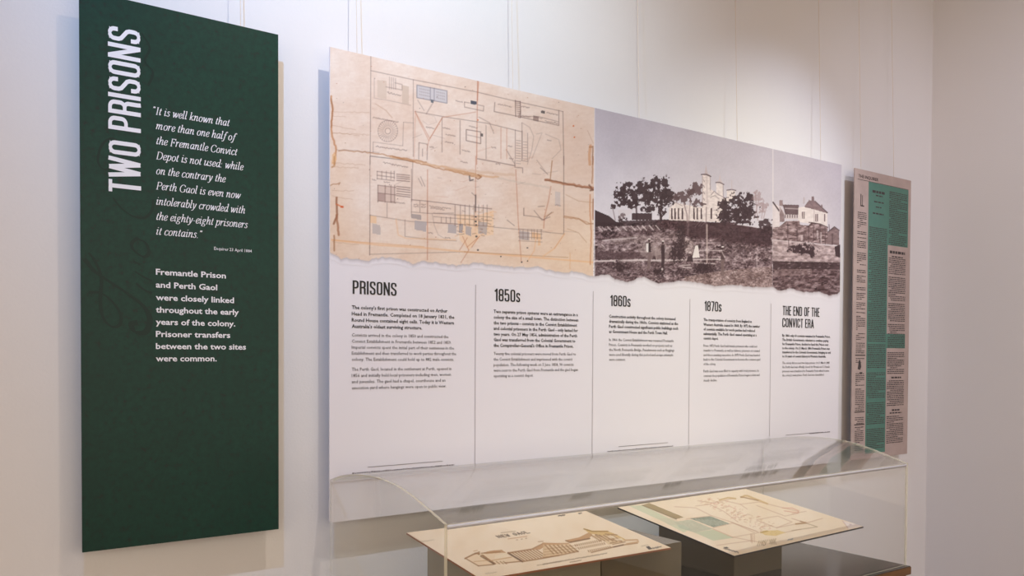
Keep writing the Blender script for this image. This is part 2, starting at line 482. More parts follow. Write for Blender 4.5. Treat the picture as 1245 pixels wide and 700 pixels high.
SER = {
 'a': (50, [[(38, 40), (28, 45), (14, 38), (8, 20), (14, 3), (24, 2), (36, 20)], [(40, 45), (36, 12), (39, 2), (48, 8)]]),
 'b': (48, [[(5, 68), (13, 70), (11, 40), (11, 8)], [(11, 26), (20, 42), (32, 45), (41, 34), (39, 14), (28, 0), (17, 0), (11, 10)]]),
 'c': (40, [[(36, 36), (30, 45), (19, 44), (9, 32), (8, 14), (16, 1), (28, 2), (37, 11)]]),
 'd': (50, [[(38, 40), (28, 45), (14, 38), (8, 20), (14, 3), (24, 2), (36, 20)], [(33, 68), (42, 70), (38, 12), (41, 1), (49, 8)]]),
 'e': (40, [[(9, 19), (24, 23), (35, 33), (30, 44), (19, 44), (9, 32), (8, 13), (16, 1), (28, 3), (37, 12)]]),
 'f': (32, [[(44, 64), (37, 72), (28, 66), (22, 45), (15, 0), (9, -16), (1, -20), (-5, -15)], [(8, 43), (34, 43)]]),
 'g': (47, [[(26, 45), (13, 40), (10, 27), (19, 18), (31, 24), (34, 37), (26, 45)], [(17, 19), (11, 9), (24, 3), (37, -4), (33, -17), (17, -20), (4, -13), (8, -3), (18, 3)], [(33, 40), (45, 44)]]),
 'h': (50, [[(5, 68), (13, 70), (11, 40), (9, 0)], [(10, 20), (22, 40), (33, 45), (38, 36), (35, 12), (38, 1), (48, 8)]]),
 'i': (27, [[(4, 38), (13, 45), (10, 12), (13, 1), (23, 8)], [(13, 61), (14, 66)]]),
 'k': (46, [[(5, 68), (13, 70), (11, 40), (9, 0)], [(11, 18), (22, 30), (38, 44)], [(18, 25), (26, 14), (33, 1), (44, 7)]]),
 'l': (26, [[(5, 68), (13, 70), (9, 12), (12, 1), (22, 8)]]),
 'm': (75, [[(3, 38), (11, 45), (9, 20), (7, 0)], [(9, 22), (20, 40), (30, 45), (33, 36), (29, 0)], [(31, 22), (42, 40), (53, 45), (57, 36), (54, 12), (57, 1), (67, 8)]]),
 'n': (51, [[(3, 38), (11, 45), (10, 20), (8, 0)], [(9, 22), (21, 40), (32, 45), (37, 36), (34, 12), (37, 1), (47, 8)]]),
 'o': (46, [[(24, 45), (12, 38), (7, 20), (12, 4), (22, 0), (34, 6), (40, 24), (35, 40), (24, 45)]]),
 'p': (48, [[(4, 38), (12, 45), (10, 10), (6, -20)], [(-1, -20), (14, -20)], [(11, 26), (22, 42), (33, 45), (41, 34), (39, 14), (28, 0), (17, 1), (10, 9)]]),
 'r': (37, [[(3, 38), (11, 45), (10, 20), (8, 0)], [(9, 20), (18, 38), (28, 45), (34, 40)]]),
 's': (36, [[(30, 37), (24, 45), (13, 43), (11, 32), (24, 21), (28, 9), (19, 0), (7, 3), (5, 10)]]),
 't': (29, [[(17, 60), (12, 30), (11, 10), (15, 1), (25, 8)], [(4, 43), (27, 43)]]),
 'u': (51, [[(3, 38), (12, 45), (9, 12), (13, 1), (25, 5), (38, 24)], [(41, 45), (37, 12), (40, 1), (49, 8)]]),
 'v': (42, [[(3, 39), (10, 44), (14, 22), (17, 0)], [(17, 0), (32, 20), (38, 44)]]),
 'w': (63, [[(3, 39), (10, 44), (13, 22), (16, 0)], [(16, 0), (26, 20), (34, 44)], [(34, 44), (36, 20), (39, 0)], [(39, 0), (53, 20), (58, 44)]]),
 'y': (45, [[(3, 39), (10, 44), (15, 22), (19, 0)], [(38, 45), (32, 18), (16, -12), (6, -20), (-2, -16)]]),
 'I': (32, [[(16, 66), (16, 0)], [(7, 66), (25, 66)], [(7, 0), (25, 0)]]),
 'F': (56, [[(15, 66), (15, 0)], [(7, 66), (50, 66), (51, 53)], [(15, 35), (38, 35)], [(38, 43), (38, 27)], [(6, 0), (26, 0)]]),
 'C': (62, [[(57, 50), (50, 62), (34, 67), (15, 56), (7, 32), (15, 9), (32, -1), (48, 4), (56, 16)]]),
 'D': (68, [[(15, 66), (15, 0)], [(7, 66), (32, 66), (52, 58), (61, 34), (52, 9), (32, 0), (7, 0)]]),
 'P': (56, [[(15, 66), (15, 0)], [(7, 66), (36, 66), (50, 58), (50, 42), (36, 33), (15, 33)], [(6, 0), (26, 0)]]),
 'G': (66, [[(57, 50), (50, 62), (34, 67), (15, 56), (7, 32), (15, 9), (32, -1), (48, 3), (56, 8)], [(56, 26), (56, 4)], [(46, 27), (64, 27)]]),
 '.': (22, [[(8, 2), (13, 3)]]), ':': (24, [[(8, 2), (13, 3)], [(9, 36), (14, 37)]]), '-': (30, [[(4, 22), (24, 22)]]),
 '\u201c': (34, [[(10, 69), (6, 62), (8, 56)], [(22, 69), (18, 62), (20, 56)]]),
 '\u201d': (34, [[(8, 70), (10, 63), (6, 56)], [(20, 70), (22, 63), (18, 56)]]),
 ' ': (25, []),
}
def smooth_pts(p, n=4):
    if len(p) < 3: return p
    P = [p[0]]+list(p)+[p[-1]]; out = []
    for i in range(1, len(P)-2):
        p0, p1, p2, p3 = [np.array(q, float) for q in P[i-1:i+3]]
        for k in range(n):
            t = k/n
            out.append(tuple(.5*((2*p1)+(-p0+p2)*t+(2*p0-5*p1+4*p2-p3)*t*t+(-p0+3*p1-3*p2+p3)*t**3)))
    out.append(tuple(p[-1]))
    return out

def serif_text(s):
    V = []; Fc = []; x = 0; sk = 0
    for ch in s:
        adv, S = SER[ch]
        for pts in S:
            q = smooth_pts(pts) if (ch not in 'I-' and len(pts) > 3) or ch in 'ilkvyt\u201c\u201d' else pts
            wf = (lambda t: 9.0) if (len(pts) == 2 and ch in 'i.:' ) else (lambda t: math.sqrt((9.2*t.y)**2+(3.6*t.x)**2))
            v, f = ribbon(q, wf)
            k = len(V)
            sk += 1
            V += [(a+x+b*.24, b, sk % 4*5e-5+i_*1e-6) for i_, (a, b) in enumerate(v)]; Fc += [tuple(i+k for i in g) for g in f]
        x += adv
    return [(a/66, b/66, d) for a, b, d in V], Fc, x/66, 1.0

_cache = {}
def sans_text(s, bold=0.0, res=2):
    c = bpy.data.curves.new('t', 'FONT')
    c.body = s; c.size = 1.0; c.offset = bold; c.resolution_u = res
    o = bpy.data.objects.new('t', c); COL.objects.link(o)
    dg = bpy.context.evaluated_depsgraph_get(); dg.update()
    me = o.evaluated_get(dg).to_mesh()
    V = [(v.co.x, v.co.y, 0) for v in me.vertices]
    Fc = [tuple(p.vertices) for p in me.polygons]
    o.evaluated_get(dg).to_mesh_clear()
    bpy.data.objects.remove(o); bpy.data.curves.remove(c)
    x0 = min(v[0] for v in V); x1 = max(v[0] for v in V)
    return [((a-x0)/.729, b/.729, 0) for a, b, _ in V], Fc, (x1-x0)/.729, 1.0

class Print:
    """collects flat lettering and rules lying on a panel's face"""
    def __init__(s, y=-0.0009): s.V = []; s.F = []; s.y = y
    def add(s, V, Fc, layered=False):
        k = len(s.V); s.V += [(q[0], s.y-(q[2] if len(q) > 2 else 0), q[1]) for q in V]; s.F += [tuple(i+k for i in f) for f in Fc]
    def orient(s):
        # every face looks out of the panel (towards -y); overlapping strokes are stepped apart by hundredths of a millimetre
        out = []; depth = {}
        for f in s.F:
            q = [s.V[i] for i in f]
            ar = sum(q[i][0]*q[(i+1) % len(q)][2]-q[(i+1) % len(q)][0]*q[i][2] for i in range(len(q)))
            out.append(tuple(reversed(f)) if ar < 0 else f)
        s.F = out
    def line(s, txt, u0, v0, u1, cap, kind='reg'):
        """one line: baseline start (u0, v0), right end u1, cap height, all as measured on the photograph"""
        x0, z0 = on_panel(u0, v0)
        xt, zt = on_panel(u0, v0-cap)
        x1, _ = on_panel(u1, v0)
        h = zt-z0
        if kind == 'cond': V, Fc, w, _ = cond_text(txt)
        elif kind == 'serif': V, Fc, w, _ = serif_text(txt)
        elif kind == 'bold': V, Fc, w, _ = sans_text(txt, .022, 2)
        elif kind == 'sbold': V, Fc, w, _ = sans_text(txt, .020, 1)
        else: V, Fc, w, _ = sans_text(txt, .004, 1)
        kx = (x1-x0)/w
        s.add([(x0+a*kx, z0+b*h, d) for a, b, d in V], Fc)
    def quad(s, p):
        s.add([on_panel(*q) for q in p], [tuple(range(len(p)))])
    def rect(s, x0, x1, z0, z1): s.add([(x0, z0), (x1, z0), (x1, z1), (x0, z1)], [(0, 1, 2, 3)])
    def build(s, name, mat, parent):
        s.orient()
        return mesh_obj(name, s.V, s.F, mat, parent)

# ------------------------------------------------------------------ the room
WALLY = 0.055
XC = 4.40
tag(bm_obj('wall_front', box_bm(-4.5, XC+.15, WALLY, WALLY+.15, 0, 3.9), M_WALL), kind='structure')
tag(bm_obj('wall_right', box_bm(XC, XC+.15, -5.5, WALLY, 0, 3.9), M_WALL), kind='structure')
tag(bm_obj('ceiling', box_bm(-4.5, XC+.15, -5.5, WALLY+.15, 3.9, 4.0), M_CEIL), kind='structure')
tag(bm_obj('floor', box_bm(-8.0, XC+.15, -10.0, WALLY+.15, -.1, 0), M_FLOOR), kind='structure')
tag(bm_obj('baseboard_front', box_bm(-4.5, XC, WALLY-.016, WALLY, 0, .12, .004), M_CEIL), kind='structure')
tag(bm_obj('baseboard_right', box_bm(XC-.016, XC, -5.5, WALLY-.016, 0, .12, .004), M_CEIL), kind='structure')

# ------------------------------------------------------------------ hanging panels
PZ0, PZ1 = EYE-.489, EYE-.489+1.3628
XL, XL2 = .3662, .8600
XB, XB2 = 1.0108, 3.5145
XR, XR2 = 3.6195, 4.1098
CW = (XB2-XB)/5

def make_board(x0, x1, mat, parent):
    bm = box_bm(x0, x1, 0, .005, PZ0, PZ1, .0006)
    o = bm_obj('board', bm, mat, parent)
    return o

def standoffs(x0, x1, parent):
    for x in (x0+.11, x1-.11):
        for z in (PZ0+.12,):
            bm = bmesh.new()
            r = bmesh.ops.create_cone(bm, cap_ends=True, segments=16, radius1=.009, radius2=.009, depth=WALLY-.0055)
            for v in r['verts']: v.co = Vector((x+v.co.x, .005+(WALLY-.0055)/2+v.co.z, z+v.co.y))
            bm_obj('wall_spacer', bm, M_ALU, parent)

# ---- green title panel
def green_material():
    m, nt, p = new_mat('mottled_green_print')
    tc = nt.nodes.new('ShaderNodeTexCoord')
    n = nt.nodes.new('ShaderNodeTexNoise'); n.inputs['Scale'].default_value = 60; n.inputs['Detail'].default_value = 8
    n.inputs['Roughness'].default_value = .7
    n2 = nt.nodes.new('ShaderNodeTexNoise'); n2.inputs['Scale'].default_value = 7; n2.inputs['Detail'].default_value = 6
    r = nt.nodes.new('ShaderNodeValToRGB')
    e = r.color_ramp.elements
    e[0].position = .34; e[0].color = lin4((26, 34, 28)); e[1].position = .44; e[1].color = lin4((5, 48, 38))
    k = e.new(.62); k.color = lin4((8, 56, 44))
    mx = nt.nodes.new('ShaderNodeMix'); mx.data_type = 'RGBA'
    nt.links.new(tc.outputs['Object'], n.inputs['Vector']); nt.links.new(tc.outputs['Object'], n2.inputs['Vector'])
    nt.links.new(n.outputs['Fac'], r.inputs[0])
    r2 = nt.nodes.new('ShaderNodeMapRange'); r2.inputs['From Min'].default_value = .35; r2.inputs['From Max'].default_value = .75
    r2.inputs['To Max'].default_value = .5
    nt.links.new(n2.outputs['Fac'], r2.inputs['Value']); nt.links.new(r2.outputs['Result'], mx.inputs[0])
    nt.links.new(r.outputs[0], mx.inputs[6]); mx.inputs[7].default_value = lin4((8, 42, 33))
    nt.links.new(mx.outputs[2], p.inputs['Base Color'])
    p.inputs['Roughness'].default_value = .36; p.inputs['Specular IOR Level'].default_value = .3
    return m
M_GREEN = green_material()
M_GREEN2 = plain('dark_green_ink', (10, 38, 31), .36, spec=.3)

green = empty('title_panel', (XL, 0, PZ0))
tag(green, 'tall dark green hanging panel with white vertical title and italic quotation', 'display panel')
make_board(XL, XL2, M_GREEN, green)
standoffs(XL, XL2, green)
V, Fc, w, _ = cond_text('TWO PRISONS')
xa, za = on_panel(171.5, 236.5); xb, zb = on_panel(132, 236.5); _, zc = on_panel(150, 34.5)
pr = Print()
pr.add([(xa-b*(xa-xb), za+a*(zc-za)/w, d) for a, b, d in V], Fc)
pr.build('heading', M_WHITEINK, green)
pr = Print()
Q = [('\u201cIt is well known that', 184.5, 138.5, 278.4), ('more than one half of', 189, 156.8, 285), ('the Fremantle Convict', 189, 175, 287.7),
     ('Depot is not used: while', 189, 193.2, 295.2), ('on the contrary the', 189, 211.5, 273.6), ('Perth Gaol is even now', 189, 230, 291.8),
     ('intolerably crowded with', 189, 248.6, 297.5), ('the eighty-eight prisoners', 189, 267, 300.5), ('it contains.\u201d', 189, 285, 245)]
for t, a, b, c in Q: pr.line(t, a, b, c, 9.0, 'serif')
tag(pr.build('quotation', M_WHITEINK, green), 'white italic serif quotation')
pr = Print(); pr.line('Enquirer 23 April 1884', 260.3, 303.6, 306, 3.9, 'reg'); pr.build('caption', M_WHITEINK, green)
pr = Print()
Q = [('Fremantle Prison', 333.6, 274.5), ('and Perth Gaol', 349.2, 264), ('were closely linked', 364.6, 284.4), ('throughout the early', 379.6, 290.3),
     ('years of the colony.', 394.4, 286), ('Prisoner transfers', 409.2, 279.8), ('between the two sites', 424, 298.9), ('were common.', 439, 263.4)]
for t, b, c in Q: pr.line(t, 189.4, b, c, 7.3, 'bold')
tag(pr.build('paragraph', M_WHITEINK, green), 'bold white paragraph')
# faint copperplate flourishes printed in a darker green
pr = Print(-0.0005)
def flourish(pts, w0):
    P = smooth_pts(pts, 6)
    xz = [on_panel(u, v) for u, v in P]
    v, f = ribbon(xz, lambda t: w0*(.35+.65*abs(t.y+.6*t.x)/1.2))
    pr = Print(-0.0005-.00004*w0*100)
    pr.add([(a, b, i_*2e-6) for i_, (a, b) in enumerate(v)], f)
    pr.build('pen_flourish', M_GREEN2, green)
CR = lambda pts: [(100+a/3.89, 240+b/3.89) for a, b in pts]
flourish(CR([(10, 290), (60, 350), (140, 405), (230, 465), (295, 520), (320, 580), (300, 635), (250, 635), (232, 600), (262, 590)]), .016)
flourish(CR([(30, 450), (85, 450), (140, 490), (180, 550), (178, 600), (140, 610), (100, 570), (85, 490), (90, 380), (60, 300), (30, 262)]), .009)
flourish(CR([(265, 190), (235, 215), (245, 250), (290, 280), (315, 260), (300, 215), (262, 195)]), .009)
flourish(CR([(240, 300), (275, 318)]), .010)
flourish(CR([(250, 350), (290, 375), (330, 395)]), .010)
flourish(CR([(255, 405), (290, 435), (330, 452)]), .010)
flourish(CR([(145, 0), (185, 50), (240, 88), (295, 95), (330, 60), (335, 10)]), .007)
flourish([(160, 175), (145, 196), (128, 206), (119, 196), (124, 176), (137, 168), (150, 178)], .006)
flourish([(172, 40), (182, 58), (176, 74), (186, 88), (180, 104)], .006)

# ---- the long timeline panel
big = empty('timeline_panel', (XB, 0, PZ0))
tag(big, 'long white hanging timeline panel with old plan, two photographs and five text columns', 'display panel')
make_board(XB, XB2, M_BOARD, big)
standoffs(XB, XB2, big)

WHITE = (226, 219, 224)
def tear_mask(R, tear, seed, amp=1.6):
    """everything under the torn edge turns back into board, with the printed grey shade along the tear"""
    tx = np.array([p[0] for p in tear]); ty = np.array([p[1] for p in tear])
    y = np.interp(R.U, tx, ty)+(fbm(R.U, R.U*0+3.3, 5, seed, 4)-.5)*amp*4
    d = R.V-y
    m = np.clip(d/1.2+.5, 0, 1)[..., None]
    sh = np.clip(1-(d-.5)/5.0, 0, 1)**1.5*.38
    sh = sh[..., None]
    under = np.array(WHITE)*(1-sh)+np.array((132, 116, 118))*sh
    R.a = R.a*(1-m)+under*m
    R.keep = d < 7

RES = 520
ZT = EYE+.19           # below every torn edge
def FR(ox, oy, s): return lambda *p: [(ox+p[i]/s, oy+p[i+1]/s) for i in range(0, len(p), 2)]
# ---- old plan
R = Raster(panel_grid(XB+.001, XB+2*CW, ZT, PZ1-.0008, RES), (226, 205, 192))
n = fbm(R.U, R.V, 26, 11, 5)-.5; n2 = fbm(R.U*1.0, R.V*3, 7, 31, 3)-.5; n3 = fbm(R.U, R.V, 2.2, 71, 2)-.5
R.a += n[..., None]*np.array((14, 26, 34))+n2[..., None]*np.array((8, 12, 14))+n3[..., None]*np.array((7, 9, 10))
INKC = (104, 78, 74); RED = (176, 104, 76); ORG = (214, 150, 96); BRN = (150, 96, 58); GRY = (168, 164, 168); DK = (58, 50, 54)
g = np.clip((R.V-250)/70, 0, 1)[..., None]*.45
R.a = R.a*(1-g)+(R.a*np.array((1.0, .965, .90)))*g
R.glow(700, 300, 60, 60, (214, 176, 140), .3); R.glow(710, 180, 40, 80, (208, 168, 146), .35); R.glow(410, 250, 18, 90, (218, 180, 146), .35)
A = FR(390, 40, 3.662); B = FR(390, 190, 3.662); Cc = FR(440, 80, 5.833); D = FR(560, 90, 5.83); E_ = FR(440, 200, 5.3875); G = FR(580, 200, 5.186)
R.ink = .78
ln = R.line
# outer frame of the plan
ln(A(223, 100, 220, 585), .8, INKC, .7); ln(B(219, 0, 218, 440), .8, INKC, .6)
ln(A(223, 168, 410, 208, 690, 262, 870, 305, 1078, 350), .8, INKC, .7)
ln(A(1078, 350, 1082, 585), .9, INKC, .7); ln(B(1082, 0, 1082, 345), .9, INKC, .7)
ln(B(219, 262, 400, 290, 600, 300, 800, 318, 1082, 345), .8, INKC, .6)
ln(B(218, 436, 460, 430, 640, 425), .8, INKC, .55)
# guide lines
ln(A(412, 208, 412, 550), .8, INKC, .6); ln(A(698, 205, 694, 585), 1.0, RED, .75); ln(A(703, 210, 697, 300), 1.4, RED, .6)
ln(B(690, 0, 688, 330), .9, RED, .6); ln(B(475, 60, 475, 460), 1.1, RED, .65); ln(B(410, 20, 405, 200), .8, INKC, .6)
ln(B(868, 60, 880, 300, 893, 470), 1.1, RED, .6); ln(A(420, 350, 560, 375, 740, 402, 895, 440), .8, INKC, .7)
ln(A(420, 350, 485, 470, 541, 376, 690, 352), .9, RED, .6); ln(A(500, 310, 470, 360), 1.5, INKC, .35)
ln(A(432, 300, 460, 345), .8, INKC, .5); ln(A(540, 376, 540, 530), .8, INKC, .7); ln(A(620, 390, 620, 540), .8, INKC, .7)
for x in (736, 802, 828, 866, 897): ln(A(x, 412+(x-736)*.15, x, 560), .7, RED if x in (802, 828) else INKC, .7)
ln(A(897, 400, 930, 420, 948, 460, 940, 520, 920, 585), .7, INKC, .4); ln(A(960, 450, 985, 445, 940, 560), .7, INKC, .35)
ln(A(1000, 450, 1060, 475, 1070, 520, 1030, 560), .7, INKC, .35); ln(A(775, 310, 772, 350, 880, 372, 1060, 412, 1060, 345), .9, INKC, .75)
ln(A(885, 365, 890, 345), .8, INKC, .7); ln(A(890, 372, 970, 372, 1056, 395), .8, INKC, .6)
for k in range(9): ln(A(868+k*1.5, 303+k*9, 888, 306+k*9), 1.0, INKC, .7)
ln(A(866, 300, 868, 372), 1.0, INKC, .9); ln(A(888, 305, 890, 376), 1.0, INKC, .9)
R.poly(A(980, 345, 998, 348, 998, 360, 980, 357), DK, .7); R.poly(A(945, 366, 970, 371, 970, 396, 945, 390), INKC, .5)
R.poly(A(668, 300, 694, 306, 694, 320, 668, 316), (66, 72, 86), .9)
ln(A(640, 308, 640, 330, 724, 348, 726, 326, 700, 320), .8, INKC, .7); ln(A(640, 308, 664, 312), .8, INKC, .7)
# blue-grey yard
R.poly(A(428, 232, 562, 258, 562, 313, 428, 288), (196, 192, 198), .85)
ln(A(428, 232, 562, 258, 562, 313, 428, 288, 428, 232), .9, (110, 104, 116), .9); ln(A(488, 243, 488, 300), .9, (110, 104, 116), .8); ln(A(505, 246, 505, 303), .9, (110, 104, 116), .8)
R.poly(A(490, 296, 503, 298, 503, 312, 490, 310), (96, 102, 112), .9)
for i in range(6):
    for j in range(3):
        for ox in (440, 516):
            if ox == 516 and i > 4: continue
            a = A(ox+i*8, 246+j*13+i*1.6+(15 if ox == 516 else 0), ox+3+i*8, 250+j*13+i*1.6+(15 if ox == 516 else 0)); ln(a, .5, INKC, .6)
# infirmary block
R.poly(A(252, 208, 292, 214, 292, 296, 252, 288), (206, 184, 168), .7); R.poly(A(362, 232, 392, 238, 392, 318, 362, 312), (200, 178, 162), .7)
for k in range(4): ln(A(306+k*9, 196+k*2, 306+k*9, 250), .7, INKC, .55)
ln(A(290, 240, 362, 254, 362, 230, 330, 222), .8, INKC, .6); R.script(471, 113, 17, .2, 1.8, INKC, .8, 4)
ln(A(238, 200, 238, 290, 300, 300, 400, 322), .7, INKC, .4); ln(A(244, 316, 290, 345, 318, 378), .8, BRN, .5)
# circular exercise yard
c = Cc(184, 462)[0]; rx = 70/5.833; ry = 76/5.833
for k in range(26):
    a = 2*PI*k/26; ln([(c[0]+rx*.45*math.cos(a), c[1]+ry*.45*math.sin(a)), (c[0]+rx*math.cos(a), c[1]+ry*math.sin(a))], .6, INKC, .5)
for q, wd in ((1.0, .6), (.28, 1.0)):
    ln([(c[0]+rx*q*math.cos(2*PI*k/24), c[1]+ry*q*math.sin(2*PI*k/24)) for k in range(25)], wd, INKC, .55)
R.script(453.5, 143, 31, .19, 1.0, INKC, .8, 6); R.script(457, 178.5, 38, .13, 1.1, INKC, .8, 7); R.script(466, 198, 30, .2, 1.3, INKC, .8, 8)
ln(Cc(295, 400, 290, 565), .7, INKC, .5); ln(Cc(295, 400, 365, 405), .7, INKC, .5); ln(Cc(80, 540, 80, 612), .7, INKC, .6); ln(Cc(80, 540, 290, 567), .6, INKC, .5)
ln(Cc(60, 640, 300, 668, 360, 680), .9, DK, .7); ln(Cc(405, 545, 465, 555, 462, 665), .8, INKC, .7); ln(Cc(405, 545, 403, 660), .8, INKC, .7); ln(Cc(430, 590, 430, 640), 1.0, INKC, .6)
ln(Cc(380, 320, 370, 660), .8, RED, .4); ln(Cc(385, 340, 400, 380, 475, 530, 570, 370), .8, RED, .6); ln(Cc(475, 530, 460, 600), .9, RED, .5)
ln(Cc(455, 340, 515, 360, 530, 400, 470, 420, 430, 390), .5, INKC, .25)
ln(Cc(740, 452, 842, 468, 842, 552, 740, 530, 740, 452), .9, INKC, .9); R.poly(Cc(842, 478, 860, 482, 860, 502, 842, 500), DK, .7)
ln(Cc(750, 490, 840, 510), .9, INKC, .5)
for (a, b, L, s) in ((595, 488, 70, 41), (575, 440, 50, 42), (710, 600, 60, 43), (455, 435, 60, 44), (760, 430, 60, 45), (590, 540, 60, 46), (700, 680, 50, 47), (480, 575, 30, 48), (665, 250, 50, 49)):
    q = Cc(a, b)[0]; R.script(q[0], q[1], L/5.833, .2, 1.0, INKC, .75, s)
for (a, b, L, s) in ((265, 215, 100, 61), (430, 230, 60, 62), (610, 275, 80, 63), (435, 297, 60, 64), (520, 305, 60, 65), (600, 335, 90, 66), (220, 520, 30, 67), (335, 510, 30, 68), (615, 470, 30, 69), (250, 635, 30, 70), (345, 600, 30, 71)):
    q = D(a, b)[0]; R.script(q[0], q[1], L/5.83, .2, 1.1, INKC, .75, s)
for k in range(10): ln(D(395, 470+k*18, 425, 474+k*18), .8, INKC, .55)
for k in range(7): ln(D(445, 480+k*20, 470, 482+k*20), .8, INKC, .45)
ln(D(435, 345, 435, 610), .8, INKC, .6); ln(D(475, 420, 475, 620, 430, 612), .8, INKC, .6); ln(D(385, 610, 385, 660, 440, 665, 440, 700), .9, INKC, .7)
for (x, y) in ((800, 368), (807, 448), (123, 326)):
    q = D(x, y)[0]; R.blob(q[0], q[1], 1.3, 1.2, (206, 110, 60), .9, 3, .3)
ln(D(130, 305, 205, 345, 235, 420), .9, INKC, .5); ln(D(120, 600, 260, 625, 385, 650), 1.0, INKC, .8)
ln(D(330, 545, 385, 640), .8, INKC, .6); ln(D(540, 610, 600, 690), .8, INKC, .4)
ln(D(900, 400, 940, 490), .8, BRN, .35)
# lower buildings
for y in (63, 76, 88, 103): ln(E_(228, y, 312, y+8), 1.1, INKC, .75)
for y in (145, 160, 175, 192, 205): ln(E_(228, y-2, 315, y+8), 1.2, INKC, .75)
for y in (45, 70, 92): ln(E_(100, y, 212, y+14), .9, INKC, .7)
for x in (100, 130, 160, 190, 212): ln(E_(x, 44, x, 95), .8, INKC, .65)
R.poly(E_(105, 135, 215, 150, 215, 248, 105, 238), (198, 172, 162), .6); R.poly(E_(108, 185, 150, 190, 150, 240, 108, 237), (150, 120, 116), .5)
for x in (105, 152, 190, 215): ln(E_(x, 135, x, 245), .9, INKC, .75)
for y in (135, 185, 237): ln(E_(105, y, 222, y+14), .9, INKC, .75)
ln(E_(325, 30, 325, 340), .8, INKC, .6); ln(E_(325, 230, 430, 240, 590, 258, 740, 278, 850, 290), .9, INKC, .8)
ln(E_(325, 310, 440, 320, 600, 318), .8, INKC, .6); ln(E_(380, 236, 380, 312), .8, INKC, .6); ln(E_(430, 240, 430, 320), .8, INKC, .6); ln(E_(165, 250, 165, 345), .8, INKC, .6)
for (a, b, L, s) in ((340, 262, 35, 81), (340, 275, 35, 82), (388, 264, 30, 83), (388, 278, 30, 84), (442, 274, 140, 85), (450, 286, 90, 86), (545, 480, 35, 87), (435, 448, 30, 88), (190, 245, 90, 89), (68, 100, 25, 90), (145, 115, 40, 91), (800, 445, 40, 92)):
    q = E_(a, b)[0]; R.script(q[0], q[1], L/5.39, .12, 1.1, INKC, .75, s)
R.poly(E_(325, 322, 390, 332, 390, 362, 325, 352), (150, 138, 138), .7); R.poly(E_(345, 365, 424, 375, 420, 440, 345, 425), (172, 162, 164), .8)
ln(E_(282, 362, 282, 470, 430, 490, 620, 500), .9, INKC, .5)
R.poly(E_(55, 335, 95, 340, 95, 385, 55, 380), (232, 190, 148), .7); R.poly(E_(70, 385, 120, 398, 122, 462, 70, 450), (178, 166, 164), .7)
R.poly(E_(565, 390, 618, 398, 618, 452, 562, 445), (172, 162, 164), .8)
R.poly(E_(618, 325, 760, 330, 862, 300, 862, 460, 780, 470, 700, 560, 640, 490), (236, 198, 160), .6)
R.poly(E_(635, 388, 662, 390, 660, 450, 635, 445), (156, 148, 152), .8); R.poly(E_(678, 400, 718, 410, 715, 470, 678, 455), (170, 160, 162), .8); R.poly(E_(762, 370, 820, 378, 818, 460, 762, 450), (170, 160, 162), .7)
for x in (520, 552, 580, 610, 645, 675, 705, 735, 765, 795, 820): ln(E_(x, 345 if x < 600 else 265, x, 380 if x < 600 else 400), .9, INKC, .6)
for y in (322, 345, 383): ln(E_(470, y-4, 620, y+8, 850, y+22), .9, INKC, .55)
ln(E_(745, 200, 744, 310), 1.5, DK, .85); ln(E_(720, 185, 745, 208), .8, INKC, .7)
for a, b in (((690, 480), (640, 560)), ((690, 540), (770, 470)), ((700, 560), (650, 640)), ((660, 470), (700, 560)), ((760, 480), (720, 540))): ln(E_(a[0], a[1], b[0], b[1]), 1.0, RED, .6)
for (x, y) in ((745, 342), (745, 372), (750, 470), (760, 560), (748, 395)):
    q = E_(x, y)[0]; R.blob(q[0], q[1], 1.6, 1.4, DK, .8, 3, .5)
for k in range(40):
    rnd = random.Random(900+k); x = rnd.uniform(610, 860); y = rnd.uniform(290, 470); q = E_(x, y)[0]
    ln([q, (q[0]+rnd.uniform(1, 4), q[1]+rnd.uniform(-1, 1.5))], .8, rnd.choice((INKC, BRN, ORG)), .6)
ln(E_(370, 90, 395, 140), .8, INKC, .6); ln(E_(385, 80, 412, 142), .8, INKC, .6)
ln(E_(460, 320, 475, 400, 500, 460, 560, 495), .7, INKC, .4); ln(E_(55, 330, 50, 590), .8, INKC, .5)
# roads washed in orange
ln(B(50, 372, 260, 395, 470, 408, 640, 425, 900, 445, 1215, 472), 2.2, (228, 172, 120), .6); ln(B(50, 372, 460, 402), .9, ORG, .7)
ln(B(335, 280, 345, 350, 380, 365, 600, 372), 1.6, (226, 178, 132), .6); ln(B(640, 425, 1100, 450), 1.0, BRN, .5)
ln(B(1085, 345, 1040, 410, 990, 445), 2.0, (226, 176, 130), .6); ln(B(960, 350, 950, 420, 920, 468), 1.5, (224, 170, 124), .6); ln(B(1085, 345, 1040, 410), .7, RED, .4)
R.poly(G(265, 415, 330, 425, 330, 480, 265, 472), (170, 158, 158), .7); R.poly(G(345, 425, 400, 435, 400, 510, 385, 512, 385, 470, 345, 460), (226, 180, 138), .7)
for y in (405, 430, 455, 480): ln(G(262, y, 410, y+8), .9, INKC, .5)
for x in (290, 320, 345, 360, 380, 405): ln(G(x, 410, x, 470), .9, INKC, .5)
R.poly(G(492, 170, 525, 175, 525, 265, 492, 258), (186, 176, 178), .5); R.script(675, 249, 7, .2, 1, INKC, .6, 95)
for a in ((400, 20, 445, 60), (385, 265, 425, 262), (190, 350, 235, 385), (295, 320, 380, 330, 425, 350), (360, 290, 410, 350, 460, 330), (420, 350, 470, 300)): ln(G(*a), .9, INKC, .65)
ln(G(465, 140, 450, 230, 425, 330, 420, 400), 1.6, RED, .5); ln(G(425, 330, 480, 300), 1.2, BRN, .5); ln(G(295, 275, 295, 320), 1.0, INKC, .8)
